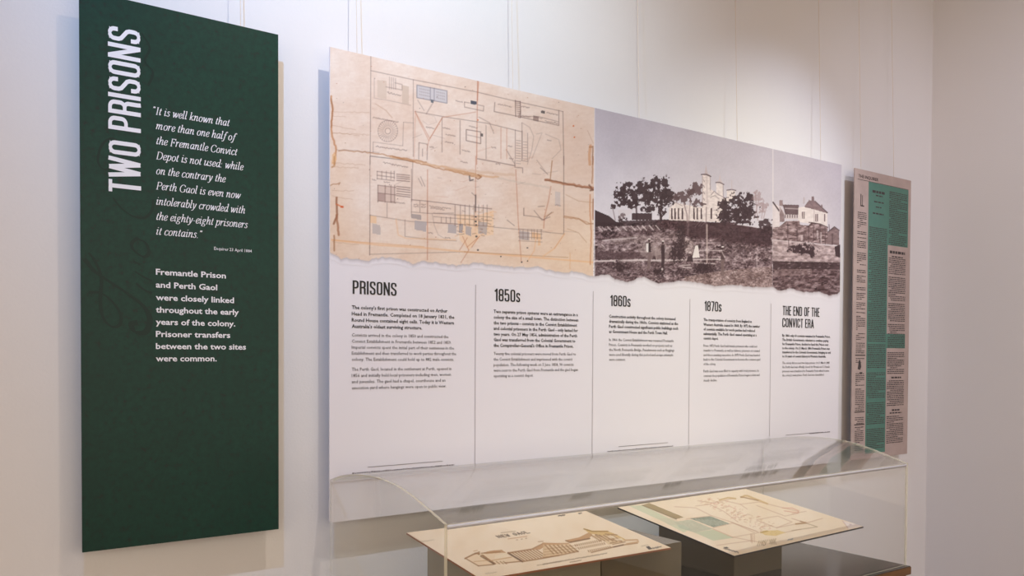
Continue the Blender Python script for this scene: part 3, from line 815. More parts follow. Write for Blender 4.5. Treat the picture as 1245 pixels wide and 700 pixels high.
ln(G(550, 325, 640, 340, 690, 375, 735, 372), 1.3, BRN, .7); ln(G(570, 405, 640, 430, 690, 490), .8, BRN, .5); ln(G(560, 190, 640, 230, 735, 240), .8, BRN, .45)
for (x, y) in ((318, 525), (318, 607), (282, 615), (150, 580)):
    q = G(x, y)[0]; R.blob(q[0], q[1], 1.2, 1.1, DK, .8, 3, .4)
# creases, tears and tape stains
def crease(pts, wd, col, al, s0, j=.8):
    rnd = random.Random(s0); P = []
    for (a, b), (c2, d) in zip(pts[:-1], pts[1:]):
        n_ = max(2, int(math.hypot(c2-a, d-b)/3))
        for k in range(n_): P.append((a+(c2-a)*k/n_+rnd.uniform(-j, j)*.4, b+(d-b)*k/n_+rnd.uniform(-j, j)))
    P.append(pts[-1]); ln(P, wd, col, al)
crease(B(310, 0, 450, 28, 560, 50, 700, 85, 790, 92), 2.6, (206, 160, 120), .8, 5); crease(B(320, 0, 470, 40, 600, 70, 680, 88), 1.3, (164, 106, 66), .85, 6)
crease(B(560, 52, 640, 62, 720, 72, 860, 84), 3.2, (210, 176, 150), .7, 7); crease(A(80, 522, 220, 532, 340, 552, 470, 575), 1.4, (170, 116, 76), .8, 8)
crease(A(70, 520, 140, 524, 260, 534), .7, INKC, .5, 9); R.poly(B(540, 50, 640, 66, 720, 80, 710, 100, 640, 84, 560, 62), (196, 150, 112), .6)
ln(B(700, 82, 715, 92, 700, 102, 690, 95), 1.1, (130, 76, 46), .9); ln(B(662, 88, 664, 108, 678, 104), 1.6, DK, .8)
crease(B(1000, 104, 1080, 120, 1150, 132, 1215, 142), 3.0, (160, 98, 66), .85, 12); crease(B(1000, 104, 1100, 122, 1215, 148), 1.2, (110, 66, 44), .8, 13)
crease(B(790, 95, 900, 120, 1020, 140), 2.2, (206, 186, 172), .8, 14); ln(B(1030, 20, 1022, 100), 1.2, BRN, .8)
ln(B(1195, 128, 1205, 142, 1212, 150, 1200, 152), 2.0, (96, 56, 40), .8)
crease(A(1200, 505, 1195, 540, 1198, 585), 3.4, (198, 138, 98), .8, 15); crease(A(1212, 505, 1210, 585), 1.3, (130, 80, 56), .8, 16)
ln(A(1197, 508, 1208, 508), 1.5, BRN, .8)
crease(B(1212, 0, 1208, 120), 1.6, (160, 104, 72), .7, 17); crease(B(1200, 170, 1198, 240, 1205, 330, 1200, 480), 1.6, (190, 122, 80), .8, 18); crease(B(1213, 190, 1213, 280), 2.0, (150, 92, 62), .8, 19)
crease(B(1080, 270, 1150, 280, 1200, 300), 1.0, BRN, .6, 20); crease(B(1110, 430, 1110, 500), .8, ORG, .6, 21)
crease(A(45, 285, 52, 340, 45, 430, 58, 480, 70, 520, 60, 585), 2.2, (182, 116, 68), .85, 22, 1.3); crease(A(46, 290, 54, 345, 46, 420), .8, (120, 70, 40), .9, 23)
R.poly(A(60, 530, 72, 560, 60, 585, 48, 585, 52, 540), (222, 178, 132), .8)
crease(B(60, 0, 62, 40, 50, 48), 2.0, (176, 120, 74), .7, 24); crease(B(42, 128, 86, 118, 80, 126), 1.0, (150, 90, 54), .8, 25)
crease(B(70, 185, 72, 260, 58, 300), 2.4, (132, 78, 50), .9, 26); crease(B(70, 260, 80, 350), 2.6, (150, 92, 60), .85, 27); crease(B(60, 355, 60, 420), 1.8, (150, 96, 60), .85, 28)
R.blob(415.5, 251.5, 3.0, 1.7, (206, 88, 44), .95, 3, .5); ln([(409, 248), (416, 251.5)], 1.6, (206, 98, 50), .9)
for k in range(10):
    rnd = random.Random(300+k); y = rnd.uniform(130, 300); crease([(404, y), (415+rnd.uniform(5, 35), y+rnd.uniform(0, 6))], .6, BRN, .4, 400+k)
for k in range(90):
    rnd = random.Random(1300+k); u = rnd.uniform(405, 720); v = rnd.uniform(80, 325)
    R.blob(u, v, rnd.uniform(.5, 1.1), rnd.uniform(.4, .9), rnd.choice((BRN, RED, INKC)), rnd.uniform(.2, .6), 3, .4)
for k in range(26):
    rnd = random.Random(1700+k); u = rnd.uniform(460, 690); v = rnd.uniform(150, 300); a = rnd.uniform(-.4, .4); L = rnd.uniform(4, 18)
    ln([(u, v), (u+L*math.cos(a), v+L*math.sin(a))], .5, rnd.choice((INKC, RED)), .35)
tear_mask(R, [(400, 306), (405, 309), (414, 313.4), (434, 315), (448, 317), (455, 314), (472, 312.3), (490, 316), (502, 320.5), (510, 318), (518, 317), (535, 320), (554, 322.4), (566, 321),
              (578, 318.3), (590, 321), (603, 322.4), (630, 324.4), (652, 323.3), (664, 328), (677, 330.6), (704, 330.6), (712, 333), (723, 336)], 51, 1.1)
plan = R.build('prison_plan_print', M_PRINT, big)
tag(plan, 'aged tan plan with torn lower edge')

# ---- two old photographs
R = Raster(panel_grid(XB+2*CW, XB2-.001, ZT, PZ1-.0008, RES), (212, 203, 209))
top = np.interp(R.U, [723, 1023], [130, 199])
g = np.clip(1-(R.V-top)/120, 0, 1)[..., None]
R.a = R.a*(1-g*.55)+np.array((160, 148, 158))*g*.55
R.a += (fbm(R.U, R.V, 30, 5, 4)-.5)[..., None]*16+(fbm(R.U, R.V, 1.6, 6, 2)-.5)[..., None]*7
R.strk = .5
ln = R.line
PA = FR(715, 120, 2.917); PC = FR(720, 200, 4.825); PD = FR(830, 190, 4.374); PE = FR(780, 180, 5.833); PF = FR(720, 255, 7.775); PG = FR(935, 220, 4.83)
DKS = (56, 36, 40); MID = (116, 94, 97); LT = (206, 190, 190); SKYC = (214, 205, 210)
# ground of the first photograph
R.poly(PC(14, 338, 240, 345, 400, 330, 560, 318)+PD(60, 345, 250, 355, 400, 380, 478, 372)+[(939.6, 352), (722, 348)], (112, 90, 93), 1, 105, 2.4, 21)
R.poly([(722, 318), (939.6, 318), (939.6, 352), (722, 352)], (104, 80, 84), .4, 110, 1.3, 22)
R.poly(PC(14, 265, 60, 285, 100, 302, 140, 335, 190, 345, 190, 362, 14, 362), DKS, .95)
R.poly(PC(190, 330, 420, 322, 560, 318, 560, 356, 14, 362), DKS, .85, 18, 2, 7)
# church
CH = (222, 206, 202)
R.poly(PE(195, 510, 195, 430, 240, 385, 300, 400, 430, 420, 430, 190, 490, 198, 490, 290, 530, 318, 530, 245, 580, 252, 580, 350, 605, 350, 605, 300, 665, 300, 665, 335, 600, 420, 560, 525), CH, 1, 26, 1.6, 14)
R.poly(PE(425, 186, 490, 206, 485, 190, 470, 180, 457, 118, 447, 180), (188, 168, 168), .9); ln(PE(424, 187, 460, 186, 491, 201), 1.1, DKS, .9)
R.poly(PE(527, 244, 582, 258, 560, 215, 555, 178, 548, 225), (200, 182, 182), .9); ln(PE(527, 244, 555, 243, 584, 258), 1.0, DKS, .8)
ln(PE(605, 298, 640, 293, 668, 300), 1.0, DKS, .8); ln(PE(640, 230, 640, 292), .8, (190, 170, 170), .8)
ln(PE(432, 200, 433, 420), .9, (150, 126, 126), .7); ln(PE(462, 205, 466, 400), 2.4, (196, 176, 174), .6); ln(PE(486, 206, 488, 300), .9, MID, .6); ln(PE(578, 260, 580, 350), .8, MID, .6)
for y in (225, 265, 310, 355): ln(PE(440, y, 447, y+14), .8, MID, .7)
ln(PE(495, 330, 515, 305, 545, 330, 575, 345), .8, MID, .7); ln(PE(490, 350, 520, 335, 550, 360), .6, MID, .6)
for x in (215, 238, 262, 290, 372, 395, 424, 495): R.poly(PE(x-5, 425, x+5, 425, x+6, 505, x-6, 503), (72, 48, 52), .9)
ln(PE(200, 415, 240, 385, 290, 410), .8, (150, 126, 126), .8)
# bank under the church
R.poly(PE(100, 512, 400, 520, 550, 528, 700, 525)+PD(250, 360, 330, 372, 420, 385, 470, 400, 470, 480, 300, 470, 180, 440)+PE(450, 650, 350, 640, 250, 590, 130, 560), (76, 50, 54), .95, 26, 2.0, 33)
for k in range(3): ln(PE(380+k*22, 558-k*3, 414+k*22, 518), .7, LT, .8)
# trees
def tree(F_, blobs, seed, col=DKS, al=.92, ns=3.0, k=2.0):
    for i, (x, y, rx, ry) in enumerate(blobs):
        q = F_(x, y)[0]; s = F_(x+1, y)[0][0]-q[0]
        R.blob(q[0], q[1], rx*s, ry*s, col, al, ns, k, .2, seed+i)
tree(PC, [(195, 150, 55, 50), (165, 195, 42, 50), (235, 205, 50, 60), (300, 130, 45, 45), (120, 250, 22, 14), (310, 190, 50, 50)], 100)
tree(PC, [(395, 110, 62, 50), (380, 180, 60, 60), (440, 170, 40, 55), (405, 260, 28, 60), (450, 210, 30, 30)], 120)
tree(PC, [(180, 310, 26, 30), (330, 260, 40, 20), (235, 230, 30, 30)], 140)
ln(PC(258, 230, 262, 330), 1.8, DKS, .8); ln(PC(405, 190, 400, 340), 2.0, DKS, .9); R.poly(PC(232, 285, 350, 285, 350, 325, 232, 325), DKS, .9)
ln(PC(120, 255, 135, 325), 1.0, MID, .7); R.poly(PC(150, 265, 232, 262, 232, 285, 160, 320), LT, .4)
tree(PE, [(305, 345, 62, 48), (345, 300, 30, 30), (390, 290, 42, 48), (395, 385, 55, 30), (240, 360, 30, 30)], 160, (84, 60, 62), .85, 3.4)
ln(PE(300, 390, 322, 470, 328, 610), 1.4, (150, 126, 126), .9); ln(PE(345, 380, 338, 470, 330, 610), 1.2, (160, 138, 136), .8)
ln(PE(460, 420, 455, 640), 1.4, (150, 128, 128), .8)
tree(PD, [(290, 260, 75, 62), (340, 300, 62, 60), (225, 290, 42, 60), (205, 330, 30, 35), (290, 330, 80, 36), (350, 220, 25, 25)], 180)
tree(PD, [(440, 370, 40, 45), (460, 430, 30, 60), (420, 420, 30, 40)], 200, DKS, .85, 3)
for x0, y0, x1, y1 in ((385, 190, 400, 340), (405, 230, 380, 330), (430, 230, 420, 330), (445, 270, 430, 330)): ln(PD(x0, y0, x1, y1), .9, (150, 120, 120), .6)
tree(PD, [(395, 220, 30, 40), (430, 270, 25, 35)], 210, (150, 122, 122), .55, 2.6)
# terraces of the garden
for x in (60, 95, 145, 225, 290, 370, 425, 475, 540, 600): ln(PF(x, 165-(x-60)*.03, x+36, 200-(x-60)*.02), .8, LT, .75); ln(PF(x, 165-(x-60)*.03, x-20, 195), .6, (160, 140, 140), .6)
ln(PF(100, 290, 420, 265), 1.0, LT, .6); ln(PF(25, 210, 640, 180), .7, (150, 130, 130), .5)
R.poly(PF(25, 205, 640, 180, 640, 215, 300, 260, 25, 285), (98, 74, 78), .5, 50, 2, 61)
R.poly(PF(25, 385, 500, 400, 620, 380, 800, 440, 800, 460, 25, 470), (82, 58, 62), .7, 30, 2.2, 62)
ln(PF(20, 486, 510, 474, 640, 480), 1.8, LT, .75); ln(PF(560, 478, 900, 470, 1240, 465), 1.4, LT, .6); ln(PF(90, 330, 115, 352), 1.2, LT, .9)
R.poly(PF(560, 215, 860, 215, 800, 300, 600, 300), (150, 128, 128), .45, 50, 2, 63); R.poly(PF(880, 260, 960, 300, 960, 420, 860, 400), (176, 156, 152), .5, 50, 2, 64)
R.poly(PF(20, 500, 700, 490, 1240, 520, 1240, 600, 20, 620), (92, 70, 74), .4, 70, 1.6, 65)
tree(PF, [(250, 520, 70, 60), (300, 600, 60, 40), (150, 230, 60, 50)], 230, DKS, .8, 2.2)
tree(PF, [(800, 400, 90, 110), (830, 230, 50, 110), (850, 330, 60, 60)], 240, (66, 46, 48), .8, 2.0, 1.9)
tree(PF, [(640, 590, 60, 60), (850, 600, 130, 40), (1060, 550, 100, 60), (1180, 560, 60, 50)], 250, DKS, .75, 2.0)
tree(PD, [(230, 420, 90, 45), (330, 480, 80, 40), (130, 560, 60, 30), (420, 530, 50, 25)], 260, (70, 48, 50), .7, 2.0, 1.9)
R.poly(PD(10, 640, 200, 610, 400, 590, 475, 585, 475, 700, 0, 700), (150, 124, 118), .55, 44, 1.8, 67)
for k in range(420):
    rnd = random.Random(5000+k); u = rnd.uniform(725, 937); v = rnd.uniform(296, 342)
    ln([(u, v), (u+rnd.uniform(-2, 3), v+rnd.uniform(-2, 1))], rnd.uniform(.4, .9), rnd.choice((LT, DKS, LT, (170, 150, 148))), .6)
for a in ((820, 530, 925, 520), (980, 500, 1160, 510), (1080, 380, 1240, 385), (860, 545, 939, 548)): ln(PF(*a), .8, LT, .6)
hz = np.interp(R.U, [722, 790, 830, 939, 940, 1022], [274, 268, 268, 278, 292, 300])
gm = np.clip((R.V-hz)/3, 0, 1)*(R.U < 939.6)
f1 = fbm(R.U*.8, R.V, 1.25, 91, 2)-.5; f2 = fbm(R.U*.5, R.V, 5, 95, 3)-.5
R.a += (gm*(f1*90+f2*60+6))[..., None]
R.poly(PE(250, 530, 400, 524, 550, 530, 700, 528)+PD(250, 365, 330, 375, 420, 388, 470, 402, 470, 470, 300, 460, 190, 430)+PE(450, 640, 350, 625, 290, 590), (66, 42, 46), .6, 20, 2.0, 33)
R.poly(PF(30, 400, 500, 405, 620, 390, 760, 440, 760, 462, 30, 468), (74, 52, 56), .5, 20, 2.0, 34)
R.poly(PF(150, 275, 480, 235, 560, 240, 500, 300, 200, 330), (158, 138, 136), .4, 30, 2, 35)
for x in (60, 145, 225, 290, 370, 425, 475, 540, 600): ln(PF(x, 162-(x-60)*.03, x+38, 200-(x-60)*.02), 1.0, LT, .85)
ln(PF(20, 486, 510, 474, 640, 480, 900, 472, 1240, 466), 1.6, LT, .8); ln(PF(100, 290, 420, 262), 1.1, LT, .6)
for a in ((820, 530, 925, 520), (980, 500, 1160, 510), (1020, 385, 1240, 385), (860, 545, 939, 548)): ln(PF(*a), 1.1, LT, .7)
tree(PF, [(250, 530, 60, 50), (810, 400, 70, 90), (835, 230, 40, 100), (640, 590, 50, 40), (1060, 550, 90, 45)], 640, DKS, .85, 1.8, 2.2)
# figures in the garden
def fig(F_, x, y, s, body, legs, hat=True):
    R.poly(F_(x-16*s, y+45*s, x+14*s, y+40*s, x+20*s, y+130*s, x-16*s, y+130*s), body, .95)
    R.poly(F_(x-14*s, y+128*s, x+18*s, y+128*s, x+14*s, y+290*s, x-14*s, y+290*s), legs, .85)
    q = F_(x, y+22*s)[0]; k = s/ (F_(x+1, y)[0][0]-F_(x, y)[0][0])**-1
    R.blob(q[0], q[1], 13*k, 16*k, (66, 44, 44), .95, 5, .1)
    if hat: q = F_(x+2*s, y+5*s)[0]; R.blob(q[0], q[1], 17*k, 8*k, (228, 216, 214), .95, 5, .1)
R.blob(790, 303, 14, 13, (176, 156, 154), .5, 3, 1.2, .2, 77); R.blob(806, 306, 12, 12, (176, 156, 154), .5, 3, 1.2, .2, 79)
fig(PF, 538, 270, 1.0, DKS, (120, 98, 98)); R.poly(PF(512, 320, 532, 315, 532, 400, 512, 400), (226, 216, 214), .95)
fig(PF, 668, 290, .95, (60, 40, 44), DKS); ln(PF(690, 330, 705, 350, 690, 400), 1.0, LT, .5); R.blob(*PF(662, 560)[0], 1.5, 2.0, LT, .9, 5, .1)
R.poly(PF(975, 340, 1000, 335, 1015, 450, 945, 455), (232, 220, 216), .95); R.blob(*PF(1018, 350)[0], 2.2, 2.6, DKS, .9, 5, .2)
R.poly(PF(905, 440, 945, 430, 955, 490, 890, 490), DKS, .9); R.blob(*PF(928, 402)[0], 2.0, 1.6, LT, .9, 5, .1)
ln(PF(1085, 140, 1085, 500), 1.5, (206, 186, 180), .8); ln(PD(395, 520, 395, 600), 1.0, LT, .6)
fig(PD, 212, 478, .55, (80, 58, 58), (120, 98, 96)); ln(PD(205, 500, 225, 540), 1.2, LT, .7)
# division between the photographs
ln([(939.8, 178), (939.8, 356)], .9, (224, 214, 212), .9)
# second photograph
def cover(pts, col, al=1, nz=0, ns=3, seed=1): R.poly(pts, col, al, nz, ns, seed)
g = np.clip((R.U-940)/3, 0, 1)*np.clip(1-(R.V-232)/30, 0, 1)
cover(PG(22, 340, 418, 385, 418, 700, 22, 700), (168, 146, 146), 1, 70, 2.0, 71)
cover(PG(22, 125, 62, 150, 62, 275, 22, 270), (214, 200, 200), 1, 12, 2, 72); ln(PG(24, 125, 62, 178), 1.6, DKS, .9)
cover(PG(60, 112, 80, 112, 82, 148, 60, 145), (140, 116, 116), .9); cover(PG(62, 150, 90, 190, 90, 240, 62, 240), (130, 106, 106), .9, 20, 2, 73); ln(PG(70, 150, 58, 195), 1.2, LT, .8); ln(PG(70, 150, 90, 195), 1.0, LT, .8)
cover(PG(80, 138, 176, 140, 176, 198, 95, 196), (98, 76, 78), .95, 16, 2, 74); ln(PG(95, 160, 172, 164), 1.2, LT, .7)
cover(PG(88, 196, 178, 198, 178, 225, 95, 222), (200, 184, 182), .9)
for x in range(95, 175, 14): ln(PG(x, 200, x, 214), .9, DKS, .8)
cover(PG(172, 155, 215, 150, 265, 165, 342, 188, 342, 265, 172, 240), (220, 206, 202), 1, 12, 2, 75)
cover(PG(205, 152, 235, 112, 270, 118, 342, 182, 342, 190, 265, 167), (128, 104, 106), .95, 22, 1.5, 76); ln(PG(235, 112, 265, 165), .8, MID, .8); ln(PG(270, 118, 344, 186), .9, DKS, .8)
cover(PG(250, 90, 264, 90, 266, 122, 250, 115), (120, 96, 98), .95); cover(PG(200, 95, 210, 95, 210, 130, 200, 135), (180, 164, 166), .8); cover(PG(305, 138, 314, 138, 314, 160, 305, 156), (120, 96, 98), .9)
for x in (196, 206, 274, 284, 326): R.poly(PG(x-3, 180 if x < 240 else 192, x+4, 180 if x < 240 else 194, x+4, 222 if x < 240 else 240, x-3, 220 if x < 240 else 236), (110, 86, 88), .85)
ln(PG(265, 166, 265, 245), .8, (170, 150, 150), .8)
cover(PG(22, 272, 60, 268, 100, 235, 178, 232, 182, 256, 232, 262, 250, 240, 300, 250, 345, 270, 345, 372, 22, 344), (132, 108, 108), 1, 100, 1.8, 77)
for x, y0, y1 in ((110, 245, 330), (165, 280, 350), (205, 300, 355), (232, 265, 360), (262, 262, 350), (300, 265, 365), (330, 275, 370)): ln(PG(x, y0, x, y1), 1.4, (70, 48, 50), .55)
for x, y0, y1 in ((192, 320, 350), (284, 290, 340), (305, 300, 360)): R.poly(PG(x-4, y0, x+5, y0, x+5, y1, x-4, y1), LT, .6)
ln(PG(235, 243, 300, 252, 345, 272), 1.0, (60, 40, 42), .8)
cover(PG(345, 300, 372, 275, 385, 268, 412, 290, 412, 378, 345, 372), (128, 104, 104), .95, 36, 2, 78); ln(PG(348, 298, 384, 268, 412, 290), 1.0, DKS, .8); ln(PG(372, 310, 372, 370), 1.2, DKS, .6); ln(PG(352, 255, 355, 290), .8, DKS, .7)
ln(PG(24, 346, 200, 362, 410, 384), 1.4, LT, .8)
cover(PG(385, 385, 418, 372, 418, 450, 390, 440), DKS, .9, 14, 2, 79)
tree(PG, [(160, 400, 60, 26), (215, 400, 45, 34), (255, 425, 30, 26)], 300, DKS, .92, 2.4)
ln(PG(115, 350, 115, 400), .9, DKS, .6); ln(PG(250, 360, 300, 400), .7, DKS, .5)
cover(PG(22, 470, 418, 478, 418, 700, 22, 700), (98, 74, 76), .95, 95, 2.0, 81); cover(PG(22, 470, 418, 478, 418, 520, 22, 515), (60, 40, 42), .75, 16, 2, 82)
cover(PG(30, 520, 250, 515, 250, 550, 30, 560), (150, 126, 124), .4, 40, 2, 83); ln(PG(60, 485, 160, 487), .7, MID, .6)
for k in range(200):
    rnd = random.Random(7000+k); u = rnd.uniform(941, 1020); v = rnd.uniform(320, 352)
    ln([(u, v), (u+rnd.uniform(.5, 3), v-rnd.uniform(0, 1.5))], .7, rnd.choice((LT, DKS, (140, 116, 114))), .5)
ln([(722.8, 128), (722.8, 340)], 1.0, (228, 220, 222), .9)
tear_mask(R, [(722.5, 335), (731, 334), (740.7, 334.3), (748, 339.5), (763, 342.8), (774, 338), (783.6, 336.7), (791, 341), (801, 344.5), (815, 343), (828, 341), (852, 343.5), (869, 348), (880, 347),
              (893, 346), (917, 349), (939.5, 349), (947.4, 352.5), (962, 350.8), (976.4, 355), (997, 354.6), (1007.5, 359), (1017.8, 357.7), (1023, 352)], 57, .9)
ph = R.build('photograph_print', M_PRINT, big)
tag(ph, 'two sepia photographs of a garden with church and a stone house, torn lower edge')

# ---- column rules, headings and text of the timeline
for k in range(1, 5):
    pr = Print()
    u = (577.5, 722.3, 840, 938)[k-1]; vt = (346, 354, 363.5, 369)[k-1]; vb = (566, 552, 540, 530)[k-1]
    x, zt = on_panel(u, vt); _, zb = on_panel(u, vb)
    x = XB+k*CW
    pr.rect(x-.0012, x+.0012, zb, zt)
    pr.build('column_rule', M_RULE, big)
for t, u0, v0, u1, cap in (('PRISONS', 428.6, 357, 482, 16.4), ('1850s', 601, 365.8, 632.2, 15.2), ('1860s', 741.6, 371.8, 766.4, 13.4), ('1870s', 856.2, 377.8, 877, 12.2)):
    pr = Print(); pr.line(t, u0, v0, u1, cap, 'cond'); pr.build('heading', M_INK, big)
pr = Print(); pr.line('THE END OF THE', 951.4, 382.9, 996.1, 11.4, 'cond'); pr.line('CONVICT ERA', 951, 397.5, 989.3, 11.2, 'cond'); pr.build('heading', M_INK, big)
TXT = [
 (427.5, 4.6, 'sbold', [("The colony's first prison was constructed on Arthur", 375.4, 544), ('Head in Fremantle. Completed on 18 January 1831, the', 383.2, 552.3), ('Round House contained eight cells. Today it is Western', 390.8, 551.8), ("Australia's oldest surviving structure.", 398.4, 513.2)]),
 (427.5, 4.2, 'reg', [('Convicts arrived in the colony in 1850 and constructed the', 408.9, 545), ('Convict Establishment in Fremantle between 1852 and 1859.', 416.5, 548.7), ('Imperial convicts spent the initial part of their sentences in the', 423.8, 551.8), ('Establishment and then transferred to work parties throughout the', 431.1, 554.5), ('colony. The Establishment could hold up to 882 male convicts.', 438.6, 551.8)]),
 (427.5, 4.2, 'reg', [('The Perth Gaol, located in the settlement at Perth, opened in', 450.7, 548.7), ('1856 and initially held local prisoners including men, women', 458.3, 548), ('and juveniles. The gaol had a chapel, courthouse and an', 465.8, 541.4), ('execution yard where hangings were open to public view.', 473.3, 542.3)]),
 (600, 4.2, 'sbold', [('Two separate prison systems were an extravagance in a', 380.3, 702.4), ('colony the size of a small town. The distinction between', 387.2, 703), ('the two prisons - convicts in the Convict Establishment', 394.1, 701.4), ('and colonial prisoners in the Perth Gaol - only lasted for', 400.9, 702.4), ('two years. On 27 May 1856, administration of the Perth', 407.8, 701.4), ('Gaol was transferred from the Colonial Government to', 414.6, 699.4), ("the Comptroller-General's Office in Fremantle Prison.", 421.5, 697)]),
 (600, 3.9, 'reg', [('Twenty five colonial prisoners were moved from Perth Gaol to', 431.5, 700), ('the Convict Establishment and imprisoned with the convict', 438.3, 695.8), ('population. The following week on 5 June 1858, 90 convicts', 445.1, 697.2), ('were sent to the Perth Gaol from Fremantle and the gaol began', 451.8, 702.4), ('operating as a convict depot.', 458.5, 648.2)]),
 (740.3, 3.8, 'sbold', [('Construction activity throughout the colony increased', 386, 821.1), ('dramatically during the 1860s. Convicts stationed at the', 392.1, 824.3), ('Perth Gaol constructed significant public buildings such', 398.3, 824.3), ('as Government House and the Perth Town Hall.', 404.6, 811.6)]),
 (740.3, 3.5, 'reg', [('In 1866 the Convict Establishment was renamed Fremantle', 414.3, 818.9), ('Prison. Convicts in Fremantle worked on projects such as', 420.5, 817.1), ('the North Fremantle Bridge. Punishments such as floggings', 426.5, 819.6), ('were used liberally during this period and escape attempts', 432.5, 818.1), ('were common.', 438.4, 760.4)]),
 (855.2, 3.5, 'sbold', [('The transportation of convicts from England to', 390, 914), ('Western Australia ceased in 1868. By 1872 the number', 395.8, 923.8), ('of convicts available for work parties had reduced', 401.5, 917.7), ('substantially. The Perth Gaol ceased operating as a', 407.1, 919.7), ('convict depot.', 412.6, 873.2)]),
 (855.2, 3.2, 'reg', [('From 1872 Perth Gaol held female prisoners who could not', 421.5, 920.5), ('transfer to Fremantle, as well as debtors, prisoners on remand', 427.1, 923.5), ('and those awaiting execution. In 1875 Perth Gaol was handed', 432.7, 923.5), ('back to the Colonial Government to become the common gaol', 438.2, 924.1), ('of the colony.', 443.8, 870.1)]),
 (855.2, 3.2, 'reg', [('Perth Gaol was soon filled to capacity with local prisoners. In', 452.5, 922.2), ('contrast the population of Fremantle Prison began a slow and', 458.1, 923.2), ('steady decline.', 463.7, 871.8)]),
 (951, 3.1, 'sbold', [('By 1886 only 60 convicts remained in Fremantle Prison.', 409, 1009.3), ('The British Government, reluctant to continue paying', 414.2, 1007.1), ('for Fremantle Prison, decided to hand the Prison over', 419.3, 1007.1), ('to the colony. On 31 March 1886 Fremantle Prison was', 424.3, 1008.6), ('transferred to the Colonial Government, bringing an end', 429.3, 1009.7), ('to 36 years of convict history in Western Australia.', 434.3, 1004)]),
 (951, 2.9, 'reg', [('The colony did not need two large prisons. On 31 March 1888', 442.3, 1008.3), ('the Perth Gaol was officially closed. Its 54 male and 12 female', 447.4, 1008.6), ('prisoners were transferred to Fremantle Prison which became', 452.4, 1007.9), ("the colony's main prison. Perth Gaol was demolished.", 457.4, 1001.7)]),
]
for u0, cap, kind, lines in TXT:
    pr = Print()
    for t, v, u1 in lines: pr.line(t, u0, v, u1, cap, kind)
    o = pr.build('paragraph', M_INK if kind == 'sbold' else M_INK2, big)
    if kind == 'sbold': o['label'] = 'bold black introductory paragraph'
# small illegible credits along the foot
def words(pr, u0, v0, u1, v1, h, seed, y=None):
    rnd = random.Random(seed); x0, z0 = on_panel(u0, v0); x1, z1 = on_panel(u1, v1); hh = h
    x = x0
    while x < x1:
        w = rnd.uniform(.004, .013)*hh/.004; t = (x-x0)/(x1-x0); z = z0+(z1-z0)*t
        e = min(x+w, x1)
        pr.rect(x, e, z, z+hh*rnd.uniform(.55, 1.0)); x = e+.0022*hh/.004
for k, (a, b) in enumerate((((447, 568, 538, 561), (428, 576, 552, 566.3)), ((752, 543, 812, 537.8), (738.5, 549.2, 818, 542.8)), ((955, 529, 1001, 522.5), (984, 527.3, 1009, 524)))):
    pr = Print()
    zc = on_panel(a[0], a[1])[1]
    x0, x1 = on_panel(a[0], a[1])[0], on_panel(a[2], a[3])[0]
    zc1 = on_panel(b[0], b[1])[1]
    pr.rect(x0, x1, zc, zc+.0014)
    xs, xe = on_panel(b[0], b[1])[0], on_panel(b[2], b[3])[0]
    rnd = random.Random(k); x = xs
    while x < xe:
        w = min(rnd.uniform(.003, .007), xe-x); pr.rect(x, x+w, zc1, zc1+.0042*rnd.uniform(.5, 1)); x += w+.0022
    pr.build('credit_line', M_CREDIT, big)

# ---- newspaper panel
news = empty('newspaper_panel', (XR, 0, PZ0))
tag(news, 'narrow hanging panel of old newsprint with green highlighted columns beside the corner', 'display panel')
M_NEWS = plain('newsprint_paper', (178, 156, 148), .6, noise=.09, scale=14)
M_NEWSINK = plain('newsprint_ink', (66, 56, 56), .6)
M_HIGH = plain('green_highlight', (80, 122, 107), .55, noise=.05, scale=30)
make_board(XR, XR2, M_NEWS, news)
standoffs(XR, XR2, news)
# layout measured down the sheet (column x fractions, z in metres under the top edge)
WN = XR2-XR
def nx(f): return XR+f*WN
PT = PZ1
cA, cB, cC, cD = .045, .245, .585, .945
zt = PT-.075
zb = PT-1.325
pr = Print(-.0005)
pr.rect(nx(cB-.01), nx(cC), PT-1.34, PT-.05)
pr.rect(nx(cC), nx(cD+.005), PT-.335, PT-.05)
pr.rect(nx(cC), nx(cD-.02), PT-.835, PT-.765)
tag(pr.build('green_highlight', M_HIGH, news), 'translucent green highlighting')
pr = Print(-.0009)
rnd = random.Random(77)
def column(x0, x1, z0, z1, dz=.0098, h=.0040, gap=.10, gaps=()):
    z = z0
    while z > z1:
        if any(a > z > b for a, b in gaps): z -= dz; continue
        x = x0+(rnd.uniform(.01, .03) if rnd.random() < .12 else 0)
        xe = x1-(rnd.uniform(0, .09) if rnd.random() < gap else 0)
        while x < xe:
            w = min(rnd.uniform(.008, .026), xe-x)
            pr.rect(x, x+w, z-h*rnd.uniform(.75, 1.05), z); x += w+rnd.uniform(.002, .004)
        z -= dz
column(nx(cA+.01), nx(cB-.04), PT-.20, PT-1.32, dz=.0090, gap=.3, gaps=[(PT-a, PT-b) for a, b in ((.30, .312), (.365, .38), (.45, .465), (.53, .55), (.605, .62), (.67, .685), (.75, .765), (.86, .875), (.905, .95), (1.01, 1.02), (1.13, 1.145), (1.19, 1.2))])
column(nx(cB+.01), nx(cC-.02), PT-.26, PT-1.32, dz=.0090, h=.0044, gap=.08, gaps=[(PT-a, PT-b) for a, b in ((.80, .815), (.93, .95), (1.07, 1.09), (1.2, 1.215))])
column(nx(cC+.015), nx(cD-.015), PT-.075, PT-.33, dz=.0090, h=.0044)
column(nx(cC+.02), nx(cD-.03), PT-.395, PT-1.30, dz=.0092, h=.0046, gap=.12, gaps=[(PT-a, PT-b) for a, b in ((.47, .482), (.60, .612), (.70, .71), (.835, .846), (.965, .99), (1.12, 1.16))])
